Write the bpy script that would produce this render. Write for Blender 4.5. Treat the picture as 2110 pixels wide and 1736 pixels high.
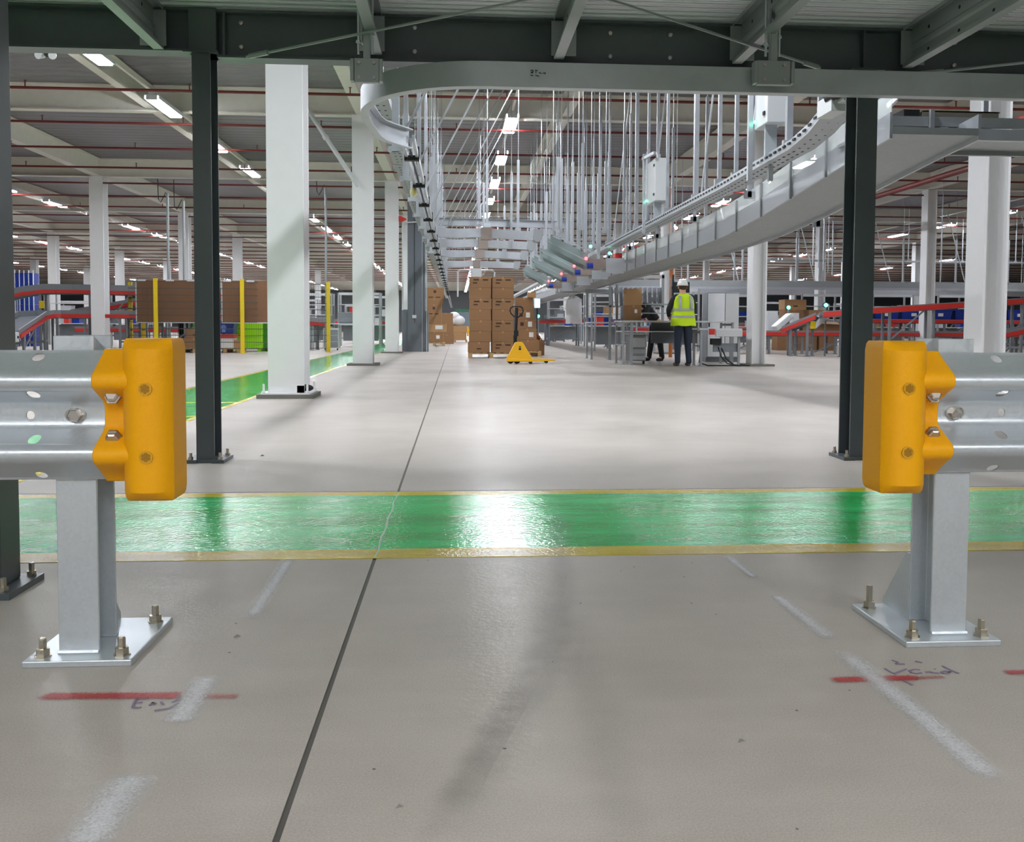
import bpy, math, random
from mathutils import Vector, Matrix
random.seed(7)
R = math.radians; PI = math.pi
for o in list(bpy.data.objects): bpy.data.objects.remove(o)
SC = bpy.context.scene; COL = SC.collection
# ------------------------------------------------------------------ camera
FPX, PX, PY, CH = 1870.0, 1070.0, 762.0, 0.82
PSI = math.atan2(130, FPX); TH = math.atan2(90, math.hypot(FPX, 130)); RHO = 0.0047
FW = Vector((math.sin(PSI)*math.cos(TH), math.cos(PSI)*math.cos(TH), -math.sin(TH)))
r0 = Vector((math.cos(PSI), -math.sin(PSI), 0)); u0 = r0.cross(FW)
RT = r0*math.cos(RHO) + u0*math.sin(RHO); UP = u0*math.cos(RHO) - r0*math.sin(RHO)
CAM = Vector((0, 0, CH))
cd = bpy.data.cameras.new('camera'); cam = bpy.data.objects.new('camera', cd); COL.objects.link(cam)
m = Matrix((RT, UP, -FW)).transposed().to_4x4(); m.translation = CAM; cam.matrix_world = m
cd.sensor_fit = 'HORIZONTAL'; cd.sensor_width = 36; cd.lens = FPX/2110*36
cd.shift_x = -(PX-1055)/2110; cd.shift_y = (PY-868)/2110; cd.clip_start = .05; cd.clip_end = 400
SC.camera = cam
def ray(x, y): return FW + RT*((x-PX)/FPX) - UP*((y-PY)/FPX)
def at(x, y, D): d = ray(x, y); return CAM + d*(D/d.y)          # survey point: photo pixel at known depth D
def fl(x, y, z=0.0): d = ray(x, y); return CAM + d*((z-CH)/d.z)  # survey point on a level plane
# ------------------------------------------------------------------ world, exposure, lights
SC.view_settings.view_transform = 'Standard'; SC.view_settings.look = 'None'
SC.view_settings.exposure = 0.12; SC.view_settings.gamma = 1.0; SC.view_settings.use_curve_mapping = False
w = bpy.data.worlds.new('world'); SC.world = w; w.use_nodes = True
w.node_tree.nodes['Background'].inputs[0].default_value = (.5, .55, .62, 1)
w.node_tree.nodes['Background'].inputs[1].default_value = 0.12
LAMP_E = 102.0
def area(loc, sx, sy, P, col=(.95, .98, 1)):
    l = bpy.data.lights.new('hall_light', 'AREA'); l.shape = 'RECTANGLE'; l.size = sx; l.size_y = sy; l.energy = P; l.color = col
    o = bpy.data.objects.new('hall_light', l); COL.objects.link(o); o.location = loc; return o
for X in (-2.6, 0.3, 3.2):                                       # lamps under the platform, behind the camera
    area((X, -1.6, 2.6), .25, 1.5, 80)
    area((X, -5.0, 2.6), .25, 1.5, 90)
for X in (-5.6, 1.11, 8.85):                                     # hall lamps above and beside the platform
    for D in ((5.7, 8.8) if X == 1.11 else (7.2, 10.9)): area((X, D, 5.0), .25, 1.4, 150 if X == 1.11 else 220, (.90, .94, 1))
# ------------------------------------------------------------------ materials
MATS = {}
def nodes(name):
    m = bpy.data.materials.new(name); m.use_nodes = True; nt = m.node_tree
    return m, nt, nt.nodes['Principled BSDF']
def srgb(r, g, b):
    f = lambda c: (c/255/12.92) if c/255 <= .04045 else ((c/255+.055)/1.055)**2.4
    return (f(r), f(g), f(b), 1)
def N(nt, t, **k):
    n = nt.nodes.new(t)
    for a, v in k.items():
        if a.startswith('i_'):
            n.inputs[a[2:].replace('_', ' ')].default_value = v
        else: setattr(n, a, v)
    return n
def mat(name, c, rough=.5, metal=0., var=.08, scale=6., bump=0., bscale=80., spec=.5, stretch=None, emit=0., trans=0., alpha=1.):
    if name in MATS: return MATS[name]
    m, nt, b = nodes(name); L = nt.links
    tc = N(nt, 'ShaderNodeTexCoord')
    mp = N(nt, 'ShaderNodeMapping'); L.new(tc.outputs['Object'], mp.inputs[0])
    if stretch: mp.inputs['Scale'].default_value = stretch
    nz = N(nt, 'ShaderNodeTexNoise', i_Scale=scale, i_Detail=4.); L.new(mp.outputs[0], nz.inputs['Vector'])
    mx = N(nt, 'ShaderNodeMix', data_type='RGBA')
    mx.inputs[6].default_value = tuple(min(1, x*(1-var)) for x in c[:3])+(1,)
    mx.inputs[7].default_value = tuple(min(1, x*(1+var)) for x in c[:3])+(1,)
    L.new(nz.outputs[0], mx.inputs[0]); L.new(mx.outputs[2], b.inputs['Base Color'])
    rr = N(nt, 'ShaderNodeMapRange'); rr.inputs[3].default_value = max(.03, rough-.07); rr.inputs[4].default_value = min(1, rough+.07)
    L.new(nz.outputs[0], rr.inputs[0]); L.new(rr.outputs[0], b.inputs['Roughness'])
    b.inputs['Metallic'].default_value = metal; b.inputs['Specular IOR Level'].default_value = spec
    if bump:
        n2 = N(nt, 'ShaderNodeTexNoise', i_Scale=bscale, i_Detail=2.); L.new(mp.outputs[0], n2.inputs['Vector'])
        bp = N(nt, 'ShaderNodeBump', i_Strength=bump, i_Distance=.01); L.new(n2.outputs[0], bp.inputs['Height']); L.new(bp.outputs[0], b.inputs['Normal'])
    if emit:
        b.inputs['Emission Color'].default_value = c; b.inputs['Emission Strength'].default_value = emit
    if trans: b.inputs['Transmission Weight'].default_value = trans
    if alpha < 1: b.inputs['Alpha'].default_value = alpha
    MATS[name] = m; return m
def M_galv(name, base=(.50, .53, .56), rough=.42, metal=.75, sc=60):
    m, nt, b = nodes(name); L = nt.links
    tc = N(nt, 'ShaderNodeTexCoord')
    v = N(nt, 'ShaderNodeTexVoronoi', i_Scale=float(sc)); L.new(tc.outputs['Object'], v.inputs['Vector'])
    n = N(nt, 'ShaderNodeTexNoise', i_Scale=5., i_Detail=6.); L.new(tc.outputs['Object'], n.inputs['Vector'])
    a = N(nt, 'ShaderNodeMix', data_type='RGBA'); a.inputs[0].default_value = .6
    L.new(v.outputs['Color'], a.inputs[6]); L.new(n.outputs[0], a.inputs[7])
    bw = N(nt, 'ShaderNodeRGBToBW'); L.new(a.outputs[2], bw.inputs[0])
    rp = N(nt, 'ShaderNodeMix', data_type='RGBA')
    rp.inputs[6].default_value = tuple(x*.88 for x in base)+(1,); rp.inputs[7].default_value = tuple(min(1, x*1.09) for x in base)+(1,)
    L.new(bw.outputs[0], rp.inputs[0]); L.new(rp.outputs[2], b.inputs['Base Color'])
    rr = N(nt, 'ShaderNodeMapRange'); rr.inputs[1].default_value = .3; rr.inputs[2].default_value = .7
    rr.inputs[3].default_value = rough-.1; rr.inputs[4].default_value = rough+.1
    L.new(bw.outputs[0], rr.inputs[0]); L.new(rr.outputs[0], b.inputs['Roughness'])
    b.inputs['Metallic'].default_value = metal
    return m
GALV = M_galv('galvanised steel', (.60, .64, .675), .38, .6, 130); GALVF = M_galv('galvanised steel far', (.50, .52, .55), .42, .6, 15)
GALVD = M_galv('dull galvanised steel', (.38, .40, .41), .5, .6, 40)
def M_floor():
    m, nt, b = nodes('polished concrete'); L = nt.links
    g = N(nt, 'ShaderNodeNewGeometry')
    n1 = N(nt, 'ShaderNodeTexNoise', i_Scale=.9, i_Detail=8., i_Roughness=.62); L.new(g.outputs['Position'], n1.inputs['Vector'])
    mp = N(nt, 'ShaderNodeMapping'); mp.inputs['Scale'].default_value = (.8, 4., 1); L.new(g.outputs['Position'], mp.inputs[0])
    n2 = N(nt, 'ShaderNodeTexNoise', i_Scale=2.2, i_Detail=6., i_Roughness=.6); L.new(mp.outputs[0], n2.inputs['Vector'])
    n3 = N(nt, 'ShaderNodeTexNoise', i_Scale=260., i_Detail=2.); L.new(g.outputs['Position'], n3.inputs['Vector'])
    n4 = N(nt, 'ShaderNodeTexNoise', i_Scale=55., i_Detail=3.); L.new(g.outputs['Position'], n4.inputs['Vector'])
    n5 = N(nt, 'ShaderNodeTexNoise', i_Scale=.28, i_Detail=3.); L.new(g.outputs['Position'], n5.inputs['Vector'])
    def mul(a, k, o):
        x = N(nt, 'ShaderNodeMath', operation='MULTIPLY_ADD'); L.new(a, x.inputs[0]); x.inputs[1].default_value = k
        if isinstance(o, float): x.inputs[2].default_value = o
        else: L.new(o, x.inputs[2])
        return x.outputs[0]
    s = mul(n1.outputs[0], .46, -.06); s = mul(n2.outputs[0], .20, s); s = mul(n3.outputs[0], .44, s); s = mul(n5.outputs[0], .20, s)
    cr = N(nt, 'ShaderNodeValToRGB'); cr.color_ramp.elements[0].position = .30; cr.color_ramp.elements[1].position = .82
    cr.color_ramp.elements[0].color = (.285, .253, .219, 1); cr.color_ramp.elements[1].color = (.575, .528, .478, 1)
    L.new(s, cr.inputs[0])
    # scattered dark grit specks
    v = N(nt, 'ShaderNodeTexVoronoi', i_Scale=9.); L.new(g.outputs['Position'], v.inputs['Vector'])
    lt = N(nt, 'ShaderNodeMath', operation='LESS_THAN'); lt.inputs[1].default_value = .035; L.new(v.outputs['Distance'], lt.inputs[0])
    mx = N(nt, 'ShaderNodeMix', data_type='RGBA'); L.new(lt.outputs[0], mx.inputs[0]); L.new(cr.outputs[0], mx.inputs[6]); mx.inputs[7].default_value = (.16, .14, .12, 1)
    L.new(mx.outputs[2], b.inputs['Base Color'])
    rr = N(nt, 'ShaderNodeMapRange'); rr.inputs[1].default_value = .3; rr.inputs[2].default_value = .7; rr.inputs[3].default_value = .40; rr.inputs[4].default_value = .56
    L.new(n2.outputs[0], rr.inputs[0]); L.new(rr.outputs[0], b.inputs['Roughness'])
    h = mul(n4.outputs[0], .75, 0.); h = mul(n2.outputs[0], .30, h); h = mul(n3.outputs[0], .10, h)
    bp = N(nt, 'ShaderNodeBump', i_Strength=.09, i_Distance=.01); L.new(h, bp.inputs['Height']); L.new(bp.outputs[0], b.inputs['Normal'])
    b.inputs['Specular IOR Level'].default_value = .15
    b.inputs['Coat Weight'].default_value = .08; b.inputs['Coat Roughness'].default_value = .06
    bp2 = N(nt, 'ShaderNodeBump', i_Strength=.22, i_Distance=.01); L.new(h, bp2.inputs['Height']); L.new(bp2.outputs[0], b.inputs['Coat Normal'])
    return m
def M_paint(name, c0, c1, rough=.12, bump=.35, spec=.55):
    m, nt, b = nodes(name); L = nt.links
    g = N(nt, 'ShaderNodeNewGeometry')
    mp = N(nt, 'ShaderNodeMapping'); mp.inputs['Scale'].default_value = (1, 3.2, 1); L.new(g.outputs['Position'], mp.inputs[0])
    n1 = N(nt, 'ShaderNodeTexNoise', i_Scale=1.6, i_Detail=6., i_Roughness=.6); L.new(mp.outputs[0], n1.inputs['Vector'])
    cr = N(nt, 'ShaderNodeValToRGB'); cr.color_ramp.elements[0].position = .34; cr.color_ramp.elements[1].position = .68
    cr.color_ramp.elements[0].color = c0; cr.color_ramp.elements[1].color = c1
    L.new(n1.outputs[0], cr.inputs[0]); L.new(cr.outputs[0], b.inputs['Base Color'])
    n2 = N(nt, 'ShaderNodeTexNoise', i_Scale=62., i_Detail=3., i_Roughness=.6); L.new(g.outputs['Position'], n2.inputs['Vector'])
    n3 = N(nt, 'ShaderNodeTexNoise', i_Scale=9., i_Detail=2.); L.new(g.outputs['Position'], n3.inputs['Vector'])
    ad = N(nt, 'ShaderNodeMath', operation='MULTIPLY_ADD'); ad.inputs[1].default_value = 1.3; L.new(n2.outputs[0], ad.inputs[0]); L.new(n3.outputs[0], ad.inputs[2])
    bp = N(nt, 'ShaderNodeBump', i_Strength=bump, i_Distance=.01); L.new(ad.outputs[0], bp.inputs['Height']); L.new(bp.outputs[0], b.inputs['Normal'])
    b.inputs['Roughness'].default_value = rough; b.inputs['Specular IOR Level'].default_value = spec
    return m
def M_spray(name, c, dens=1.0, soft=.5, grain=220., rough=.5):
    """overspray: opaque in the middle, grains thinning to nothing towards its UV edges"""
    m, nt, b = nodes(name); L = nt.links
    uv = N(nt, 'ShaderNodeUVMap'); sp = N(nt, 'ShaderNodeSeparateXYZ'); L.new(uv.outputs[0], sp.inputs[0])
    def tri(o, k):
        a = N(nt, 'ShaderNodeMath', operation='PINGPONG'); a.inputs[1].default_value = .5; L.new(o, a.inputs[0])
        s = N(nt, 'ShaderNodeMapRange', interpolation_type='SMOOTHSTEP'); s.inputs[1].default_value = 0; s.inputs[2].default_value = k; L.new(a.outputs[0], s.inputs[0]); return s.outputs[0]
    x = N(nt, 'ShaderNodeMath', operation='MULTIPLY'); L.new(tri(sp.outputs[0], .14), x.inputs[0]); L.new(tri(sp.outputs[1], soft), x.inputs[1])
    g = N(nt, 'ShaderNodeNewGeometry')
    n = N(nt, 'ShaderNodeTexNoise', i_Scale=grain, i_Detail=3.); L.new(g.outputs['Position'], n.inputs['Vector'])
    a = N(nt, 'ShaderNodeMath', operation='ADD'); L.new(x.outputs[0], a.inputs[0]); L.new(n.outputs[0], a.inputs[1])
    s = N(nt, 'ShaderNodeMapRange', interpolation_type='SMOOTHSTEP'); s.inputs[1].default_value = .60; s.inputs[2].default_value = 1.85; s.inputs[4].default_value = dens; L.new(a.outputs[0], s.inputs[0])
    L.new(s.outputs[0], b.inputs['Alpha']); b.inputs['Base Color'].default_value = c; b.inputs['Roughness'].default_value = rough
    return m
def M_deck(name, c, f, ax=(0, 1, 0), depth=.5, metal=.3, rough=.45):
    """profiled sheet: ribs as relief"""
    m, nt, b = nodes(name); L = nt.links
    g = N(nt, 'ShaderNodeNewGeometry'); sp = N(nt, 'ShaderNodeSeparateXYZ'); L.new(g.outputs['Position'], sp.inputs[0])
    mu = N(nt, 'ShaderNodeMath', operation='MULTIPLY'); mu.inputs[1].default_value = f; L.new(sp.outputs[1 if ax[1] else 0], mu.inputs[0])
    pp = N(nt, 'ShaderNodeMath', operation='PINGPONG'); pp.inputs[1].default_value = .5; L.new(mu.outputs[0], pp.inputs[0])
    s = N(nt, 'ShaderNodeMapRange', interpolation_type='SMOOTHSTEP'); s.inputs[1].default_value = .15; s.inputs[2].default_value = .35; L.new(pp.outputs[0], s.inputs[0])
    bp = N(nt, 'ShaderNodeBump', i_Strength=depth, i_Distance=.05); L.new(s.outputs[0], bp.inputs['Height']); L.new(bp.outputs[0], b.inputs['Normal'])
    n = N(nt, 'ShaderNodeTexNoise', i_Scale=.8, i_Detail=5.); L.new(g.outputs['Position'], n.inputs['Vector'])
    mx = N(nt, 'ShaderNodeMix', data_type='RGBA'); L.new(n.outputs[0], mx.inputs[0])
    mx.inputs[6].default_value = tuple(x*.85 for x in c[:3])+(1,); mx.inputs[7].default_value = tuple(x*1.15 for x in c[:3])+(1,)
    L.new(mx.outputs[2], b.inputs['Base Color']); b.inputs['Metallic'].default_value = metal; b.inputs['Roughness'].default_value = rough
    return m
def M_emit(name, c, s):
    m, nt, b = nodes(name)
    b.inputs['Base Color'].default_value = c; b.inputs['Emission Color'].default_value = c; b.inputs['Emission Strength'].default_value = s
    return m
FLOOR = M_floor()
GREEN = M_paint('green floor paint', (.008, .46, .070, 1), (.05, .72, .20, 1), .07, .17, .7)
YLINE = M_paint('yellow floor paint', (.50, .40, .003, 1), (.70, .56, .012, 1), .2, .2, .3)
ROOF = M_deck('roof deck', (.24, .235, .25), 3.0)
MDECK = M_deck('platform deck', (.86, .89, .93), 14.0, (0, 1, 0), .8, .25, .4)
LAMP = M_emit('lit lamp diffuser', (.885, .925, 1, 1), LAMP_E)
CREAM = mat('cream roof steel', (.74, .71, .63, 1), .45)
WHITE = mat('white painted steel', (.84, .84, .84, 1), .35, var=.03)
DARK = mat('dark grey painted steel', srgb(80, 86, 90), .34, var=.10, bump=.05, bscale=200)
DGREY = mat('slate grey sheet', srgb(104, 110, 116), .45, var=.06)
MGREY = mat('mid grey paint', srgb(128, 133, 138), .45)
LGREY = mat('light grey enclosure', srgb(205, 207, 208), .4, var=.03)
SPR = mat('red sprinkler paint', srgb(104, 34, 30), .45)
RED = mat('red guard', srgb(205, 52, 44), .4)
YEL = mat('yellow moulded plastic', (.88, .40, .0025, 1), .46, spec=.25, var=.035, scale=9, bump=.16, bscale=420)
YELP = mat('yellow paint', srgb(226, 196, 30), .4)
TRUCK = mat('yellow truck paint', srgb(246, 186, 22), .32)
BLACK = mat('black rubber', srgb(24, 25, 27), .6)
BELT = mat('belt dark', srgb(58, 66, 80), .6)
CARD = mat('cardboard', srgb(150, 112, 76), .75, var=.12, scale=4)
CARD2 = mat('cardboard pale', srgb(176, 136, 94), .75, var=.1, scale=4)
BOARD = mat('brown board', srgb(122, 86, 58), .7, var=.12)
WOOD = mat('pallet wood', srgb(186, 152, 104), .7, var=.18, scale=12, stretch=(1, 8, 8))
PRINT = mat('dark print', srgb(72, 52, 38), .8)
PAPER = mat('white paper label', srgb(232, 232, 228), .6)
LIME = mat('lime plastic', srgb(162, 236, 26), .4)
LIMED = mat('dark green plastic', srgb(60, 130, 30), .4)
BLUE = mat('blue plastic', srgb(20, 52, 150), .35)
BOLT = M_galv('plated bolt', (.52, .47, .38), .33, .9, 90)
STEELB = M_galv('bolt head steel', (.50, .48, .45), .35, .9, 90)
CONC = mat('rough grout', srgb(120, 118, 110), .8)
SCREEN = M_emit('lit screen', (.45, .65, 1, 1), 1.6)
LEDG = M_emit('green signal lamp', (.1, 1, .6, 1), 6); LEDR = M_emit('red signal lamp', (1, .1, .12, 1), 4)
POLY = mat('clear poly bag', (.80, .81, .83, 1), .35, alpha=.72)
GUARD = mat('clear guard sheet', (.78, .82, .82, 1), .2, alpha=.45)
# ------------------------------------------------------------------ mesh helpers
class MB:
    def __init__(s): s.v = []; s.f = []
    def add(s, vs, fs, M=None):
        b = len(s.v)
        for p in vs:
            p = Vector(p); s.v.append(M @ p if M else p)
        s.f += [tuple(i+b for i in f) for f in fs]; return s
    def box(s, x0, x1, y0, y1, z0, z1, M=None):
        return s.add([(x0,y0,z0),(x1,y0,z0),(x1,y1,z0),(x0,y1,z0),(x0,y0,z1),(x1,y0,z1),(x1,y1,z1),(x0,y1,z1)],
                     [(3,2,1,0),(4,5,6,7),(0,1,5,4),(1,2,6,5),(2,3,7,6),(3,0,4,7)], M)
    def prof(s, p0, p1, pts, up=(0,0,1)):
        p0 = Vector(p0); p1 = Vector(p1); d = (p1-p0).normalized(); up = Vector(up)
        if abs(d.dot(up)) > .99: up = Vector((0,1,0))
        lat = d.cross(up).normalized(); u = lat.cross(d); n = len(pts); b = len(s.v)
        for q in (p0, p1):
            for a, c in pts: s.v.append(q+lat*a+u*c)
        for i in range(n):
            j = (i+1) % n; s.f.append((b+i, b+j, b+n+j, b+n+i))
        s.f.append(tuple(b+i for i in reversed(range(n)))); s.f.append(tuple(b+n+i for i in range(n))); return s
    def bar(s, p0, p1, wd, h, up=(0,0,1)):
        return s.prof(p0, p1, [(-wd/2,-h/2),(wd/2,-h/2),(wd/2,h/2),(-wd/2,h/2)], up)
    def tube(s, p0, p1, r, n=8, r1=None):
        r1 = r if r1 is None else r1
        p0 = Vector(p0); p1 = Vector(p1); d = (p1-p0).normalized(); up = Vector((0,0,1)) if abs(d.z) < .95 else Vector((0,1,0))
        lat = d.cross(up).normalized(); u = lat.cross(d); b = len(s.v)
        for q, rr in ((p0, r), (p1, r1)):
            for i in range(n):
                a = 2*PI*i/n; s.v.append(q+lat*(rr*math.cos(a))+u*(rr*math.sin(a)))
        for i in range(n):
            j = (i+1) % n; s.f.append((b+i, b+j, b+n+j, b+n+i))
        s.f.append(tuple(b+i for i in reversed(range(n)))); s.f.append(tuple(b+n+i for i in range(n))); return s
    def poly(s, path, r, n=6):
        """round pipe along a polyline, one skin"""
        P = [Vector(p) for p in path]; b = len(s.v); k = len(P)
        for i, p in enumerate(P):
            t = ((P[min(i+1,k-1)]-P[max(i-1,0)])).normalized(); up = Vector((0,0,1)) if abs(t.z) < .9 else Vector((0,1,0))
            lat = t.cross(up).normalized(); u = lat.cross(t)
            for j in range(n):
                a = 2*PI*j/n; s.v.append(p+lat*(r*math.cos(a))+u*(r*math.sin(a)))
        for i in range(k-1):
            for j in range(n):
                q = (j+1) % n; s.f.append((b+i*n+j, b+i*n+q, b+(i+1)*n+q, b+(i+1)*n+j))
        s.f.append(tuple(b+j for j in reversed(range(n)))); s.f.append(tuple(b+(k-1)*n+j for j in range(n))); return s
    def sweep(s, path, pts):
        """closed profile (lateral to the right of travel, up) along a path, up = Z, mitred"""
        P = [Vector(p) for p in path]; k = len(P); n = len(pts); b = len(s.v)
        for i, p in enumerate(P):
            a = (P[i]-P[i-1]) if i else (P[1]-P[0]); c = (P[i+1]-P[i]) if i < k-1 else a
            a = Vector((a.x,a.y,0)).normalized(); c = Vector((c.x,c.y,0)).normalized(); t = (a+c).normalized()
            sc = 1/max(.4, t.dot(a)); lat = Vector((t.y,-t.x,0))*sc
            for x, z in pts: s.v.append(p+lat*x+Vector((0,0,z)))
        for i in range(k-1):
            for j in range(n):
                q = (j+1) % n; s.f.append((b+i*n+j, b+i*n+q, b+(i+1)*n+q, b+(i+1)*n+j))
        s.f.append(tuple(b+j for j in reversed(range(n)))); s.f.append(tuple(b+(k-1)*n+j for j in range(n))); return s
    def lathe(s, pr, n=12, M=None):
        k = len(pr); vs = []; fs = []
        for r, z in pr:
            for j in range(n): vs.append((r*math.cos(2*PI*j/n), r*math.sin(2*PI*j/n), z))
        for i in range(k-1):
            for j in range(n):
                q = (j+1) % n; fs.append((i*n+j, i*n+q, (i+1)*n+q, (i+1)*n+j))
        fs.append(tuple(reversed(range(n)))); fs.append(tuple((k-1)*n+j for j in range(n)))
        return s.add(vs, fs, M)
    def loft(s, rings, cap=True):
        n = len(rings[0]); b = len(s.v)
        for r_ in rings: s.v += [Vector(p) for p in r_]
        for i in range(len(rings)-1):
            for j in range(n):
                q = (j+1) % n; s.f.append((b+i*n+j, b+i*n+q, b+(i+1)*n+q, b+(i+1)*n+j))
        if cap:
            s.f.append(tuple(b+j for j in reversed(range(n)))); s.f.append(tuple(b+(len(rings)-1)*n+j for j in range(n)))
        return s
    def ball(s, c, r, sx=1, sy=1, sz=1, n=12, k=8):
        pr = [(r*math.sin(PI*i/k)+1e-4, -r*math.cos(PI*i/k)) for i in range(k+1)]
        return s.lathe(pr, n, Matrix.Translation(c) @ Matrix.Diagonal((sx,sy,sz,1)))
    def build(s, name, m, parent=None, smooth=0, bev=0, kind=None, label=None, seg=2, world=True):
        me = bpy.data.meshes.new(name)
        off = Vector(parent_loc(parent)) if (parent and world) else Vector()
        me.from_pydata([tuple(p-off) for p in s.v], [], s.f); me.update()
        import bmesh
        bm = bmesh.new(); bm.from_mesh(me); bmesh.ops.recalc_face_normals(bm, faces=bm.faces); bm.to_mesh(me); bm.free()
        me.materials.append(m)
        o = bpy.data.objects.new(name, me); COL.objects.link(o)
        if parent: o.parent = parent
        if smooth:
            me.shade_smooth(); me.set_sharp_from_angle(angle=R(smooth))
        if bev:
            bv = o.modifiers.new('bevel', 'BEVEL'); bv.width = bev; bv.segments = seg; bv.limit_method = 'ANGLE'; bv.angle_limit = R(35)
            if smooth: bv.harden_normals = False
        if kind: o['kind'] = kind
        if label: o['label'] = label
        return o
def parent_loc(o):
    v = Vector()
    while o: v += o.location; o = o.parent
    return v
def tag(o, label, cat, group=None, kind='thing'):
    o['label'] = label; o['category'] = cat; o['kind'] = kind
    if group: o['group'] = group
    return o
def thing(name, label, cat, loc=(0,0,0), rz=0, group=None):
    o = bpy.data.objects.new(name, None); COL.objects.link(o); o.location = loc; o.rotation_euler.z = rz; o.empty_display_size = .1
    return tag(o, label, cat, group)
def struct(name, mb, m, parent=None, **k):
    o = mb.build(name, m, parent, **k)
    if not parent: o['kind'] = 'structure'
    return o
def dup(o, loc, rz=None, label=None, group=None, parent=None):
    c = o.copy(); COL.objects.link(c)
    if parent: c.parent = parent
    else:
        c.location = loc
        if rz is not None: c.rotation_euler.z = rz
    if label: c['label'] = label
    if group: c['group'] = group
    for ch in list(o.children): dup(ch, None, parent=c)
    return c
ORD = 'first second third fourth fifth sixth seventh eighth ninth tenth eleventh twelfth thirteenth fourteenth fifteenth sixteenth seventeenth eighteenth nineteenth twentieth twenty-first twenty-second twenty-third twenty-fourth twenty-fifth twenty-sixth twenty-seventh twenty-eighth twenty-ninth thirtieth'.split()
def ibeam(d, wd, tf, tw):
    a = wd/2; t = tw/2; h = d/2
    return [(-a,-h),(a,-h),(a,-h+tf),(t,-h+tf),(t,h-tf),(a,h-tf),(a,h),(-a,h),(-a,h-tf),(-t,h-tf),(-t,-h+tf),(-a,-h+tf)]
def chan(wd, h, t=.004):    # C opening to +lateral
    return [(0,0),(wd,0),(wd,t),(t,t),(t,h-t),(wd,h-t),(wd,h),(0,h)]
def arc(cx, cy, r, a0, a1, z, n=10):
    return [(cx+r*math.cos(R(a0+(a1-a0)*i/n)), cy+r*math.sin(R(a0+(a1-a0)*i/n)), z if not callable(z) else z(i/n)) for i in range(n+1)]
def text(s, loc, size, m, name, parent, rot=(0,0,0)):
    c = bpy.data.curves.new(name, 'FONT'); c.body = s; c.size = size; c.align_x = 'CENTER'; c.align_y = 'CENTER'; c.extrude = .001
    o = bpy.data.objects.new(name, c); COL.objects.link(o); o.data.materials.append(m)
    o.rotation_euler = rot; o.parent = parent; o.location = Vector(loc)-parent_loc(parent); return o
# ================================================================== SETTING
JX, JY = -0.285, 4.492
floor = struct('floor', MB().box(-62,62,-9,118,-.06,-.008), CONC)
for (a, b_, c, d) in ((-62,JX-.006,-9,JY-.005),(JX+.006,62,-9,JY-.005),(-62,JX-.006,JY+.005,118),(JX+.006,62,JY+.005,118)):
    MB().box(a,b_,c,d,-.008,0).build('slab', FLOOR, floor)
MB().box(JX-.006,JX+.006,-9,3.19,-.008,-.003).box(JX-.006,JX+.006,4.47,118,-.008,-.003).build('joint_sealant', mat('joint sealant', srgb(88,84,78), .7), floor)
MB().box(-40,40,3.315,4.37,0,.0015).build('walkway_paint', GREEN, floor, label='glossy green walkway painted across the floor')
MB().box(-40,40,3.185,3.315,0,.0016).build('edge_line', YLINE, floor, label='yellow near edge line of the green walkway')
MB().box(-40,40,4.37,4.465,0,.0016).build('edge_line', YLINE, floor, label='yellow far edge line of the green walkway')
MB().box(-3.38,-2.32,4.465,70,0,.0012).build('walkway_paint', GREEN, floor, label='green walkway running into the hall behind the white columns')
MB().box(-3.45,-3.38,4.465,70,0,.0013).build('edge_line', YLINE, floor); MB().box(-2.32,-2.25,4.465,70,0,.0013).build('edge_line', YLINE, floor)
MB().box(-3.38,-2.32,9.7,9.77,.0012,.0020).build('edge_line', YLINE, floor); MB().box(-3.38,-2.32,8.2,8.26,.0012,.0020).build('edge_line', YLINE, floor)
MB().poly([(JX+.012*math.sin(i*1.7)*.3, 3.2+i*.1, .0016) for i in range(13)], .0035, 4).build('joint_line', mat('pale joint paint', srgb(190,225,200), .4), floor)
# spray marks and handwriting on the slab
def decal(name, pts, m, label, z=.0022):
    """pts: (x, y, halfwidth) along the mark, UV u along, v across"""
    v = []; n = len(pts); f = []
    for i, (x, y, hw) in enumerate(pts):
        a = Vector(pts[max(i-1,0)][:2]); b_ = Vector(pts[min(i+1,n-1)][:2]); t = (b_-a).normalized(); nrm = Vector((-t.y, t.x))
        for s in (-1, 1): v.append((x+nrm.x*hw*s, y+nrm.y*hw*s, z))
    f = [(2*i, 2*i+2, 2*i+3, 2*i+1) for i in range(n-1)]
    me = bpy.data.meshes.new(name); me.from_pydata(v, [], f); ul = me.uv_layers.new(name='UVMap')
    for p in me.polygons:
        for li in p.loop_indices:
            vi = me.loops[li].vertex_index; ul.data[li].uv = ((vi//2)/(n-1), vi % 2)
    me.materials.append(m); o = bpy.data.objects.new(name, me); COL.objects.link(o); o.parent = floor
    if label: o['label'] = label
    return o
SW = M_spray('white overspray', srgb(222,222,226), .85); SR = M_spray('red overspray', srgb(186,46,48), .95, .38)
SR2 = M_spray('faint red overspray', srgb(186,70,66), .6, .5); SD = M_spray('tyre rubber', (.16,.15,.135,1), .20, .5, 12)
SD2 = M_spray('faint tyre rubber', (.16,.15,.135,1), .10, .5, 12)
def fpts(px, hw, n=5):
    P = [fl(x, y) for x, y in px]; out = []
    for i in range(len(P)-1):
        for k in range(n):
            q = P[i].lerp(P[i+1], k/n); out.append((q.x, q.y, hw))
    out.append((P[-1].x, P[-1].y, hw)); return out
decal('spray_line', fpts([(62,1437),(400,1435)], .030), SR, 'red sprayed line before the left barrier post')
decal('spray_line', fpts([(380,1437),(500,1437)], .028), SR2, None, .0020)
decal('spray_line', fpts([(1700,1404),(1905,1398)], .027), SR, 'red sprayed line before the right barrier post')
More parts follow.
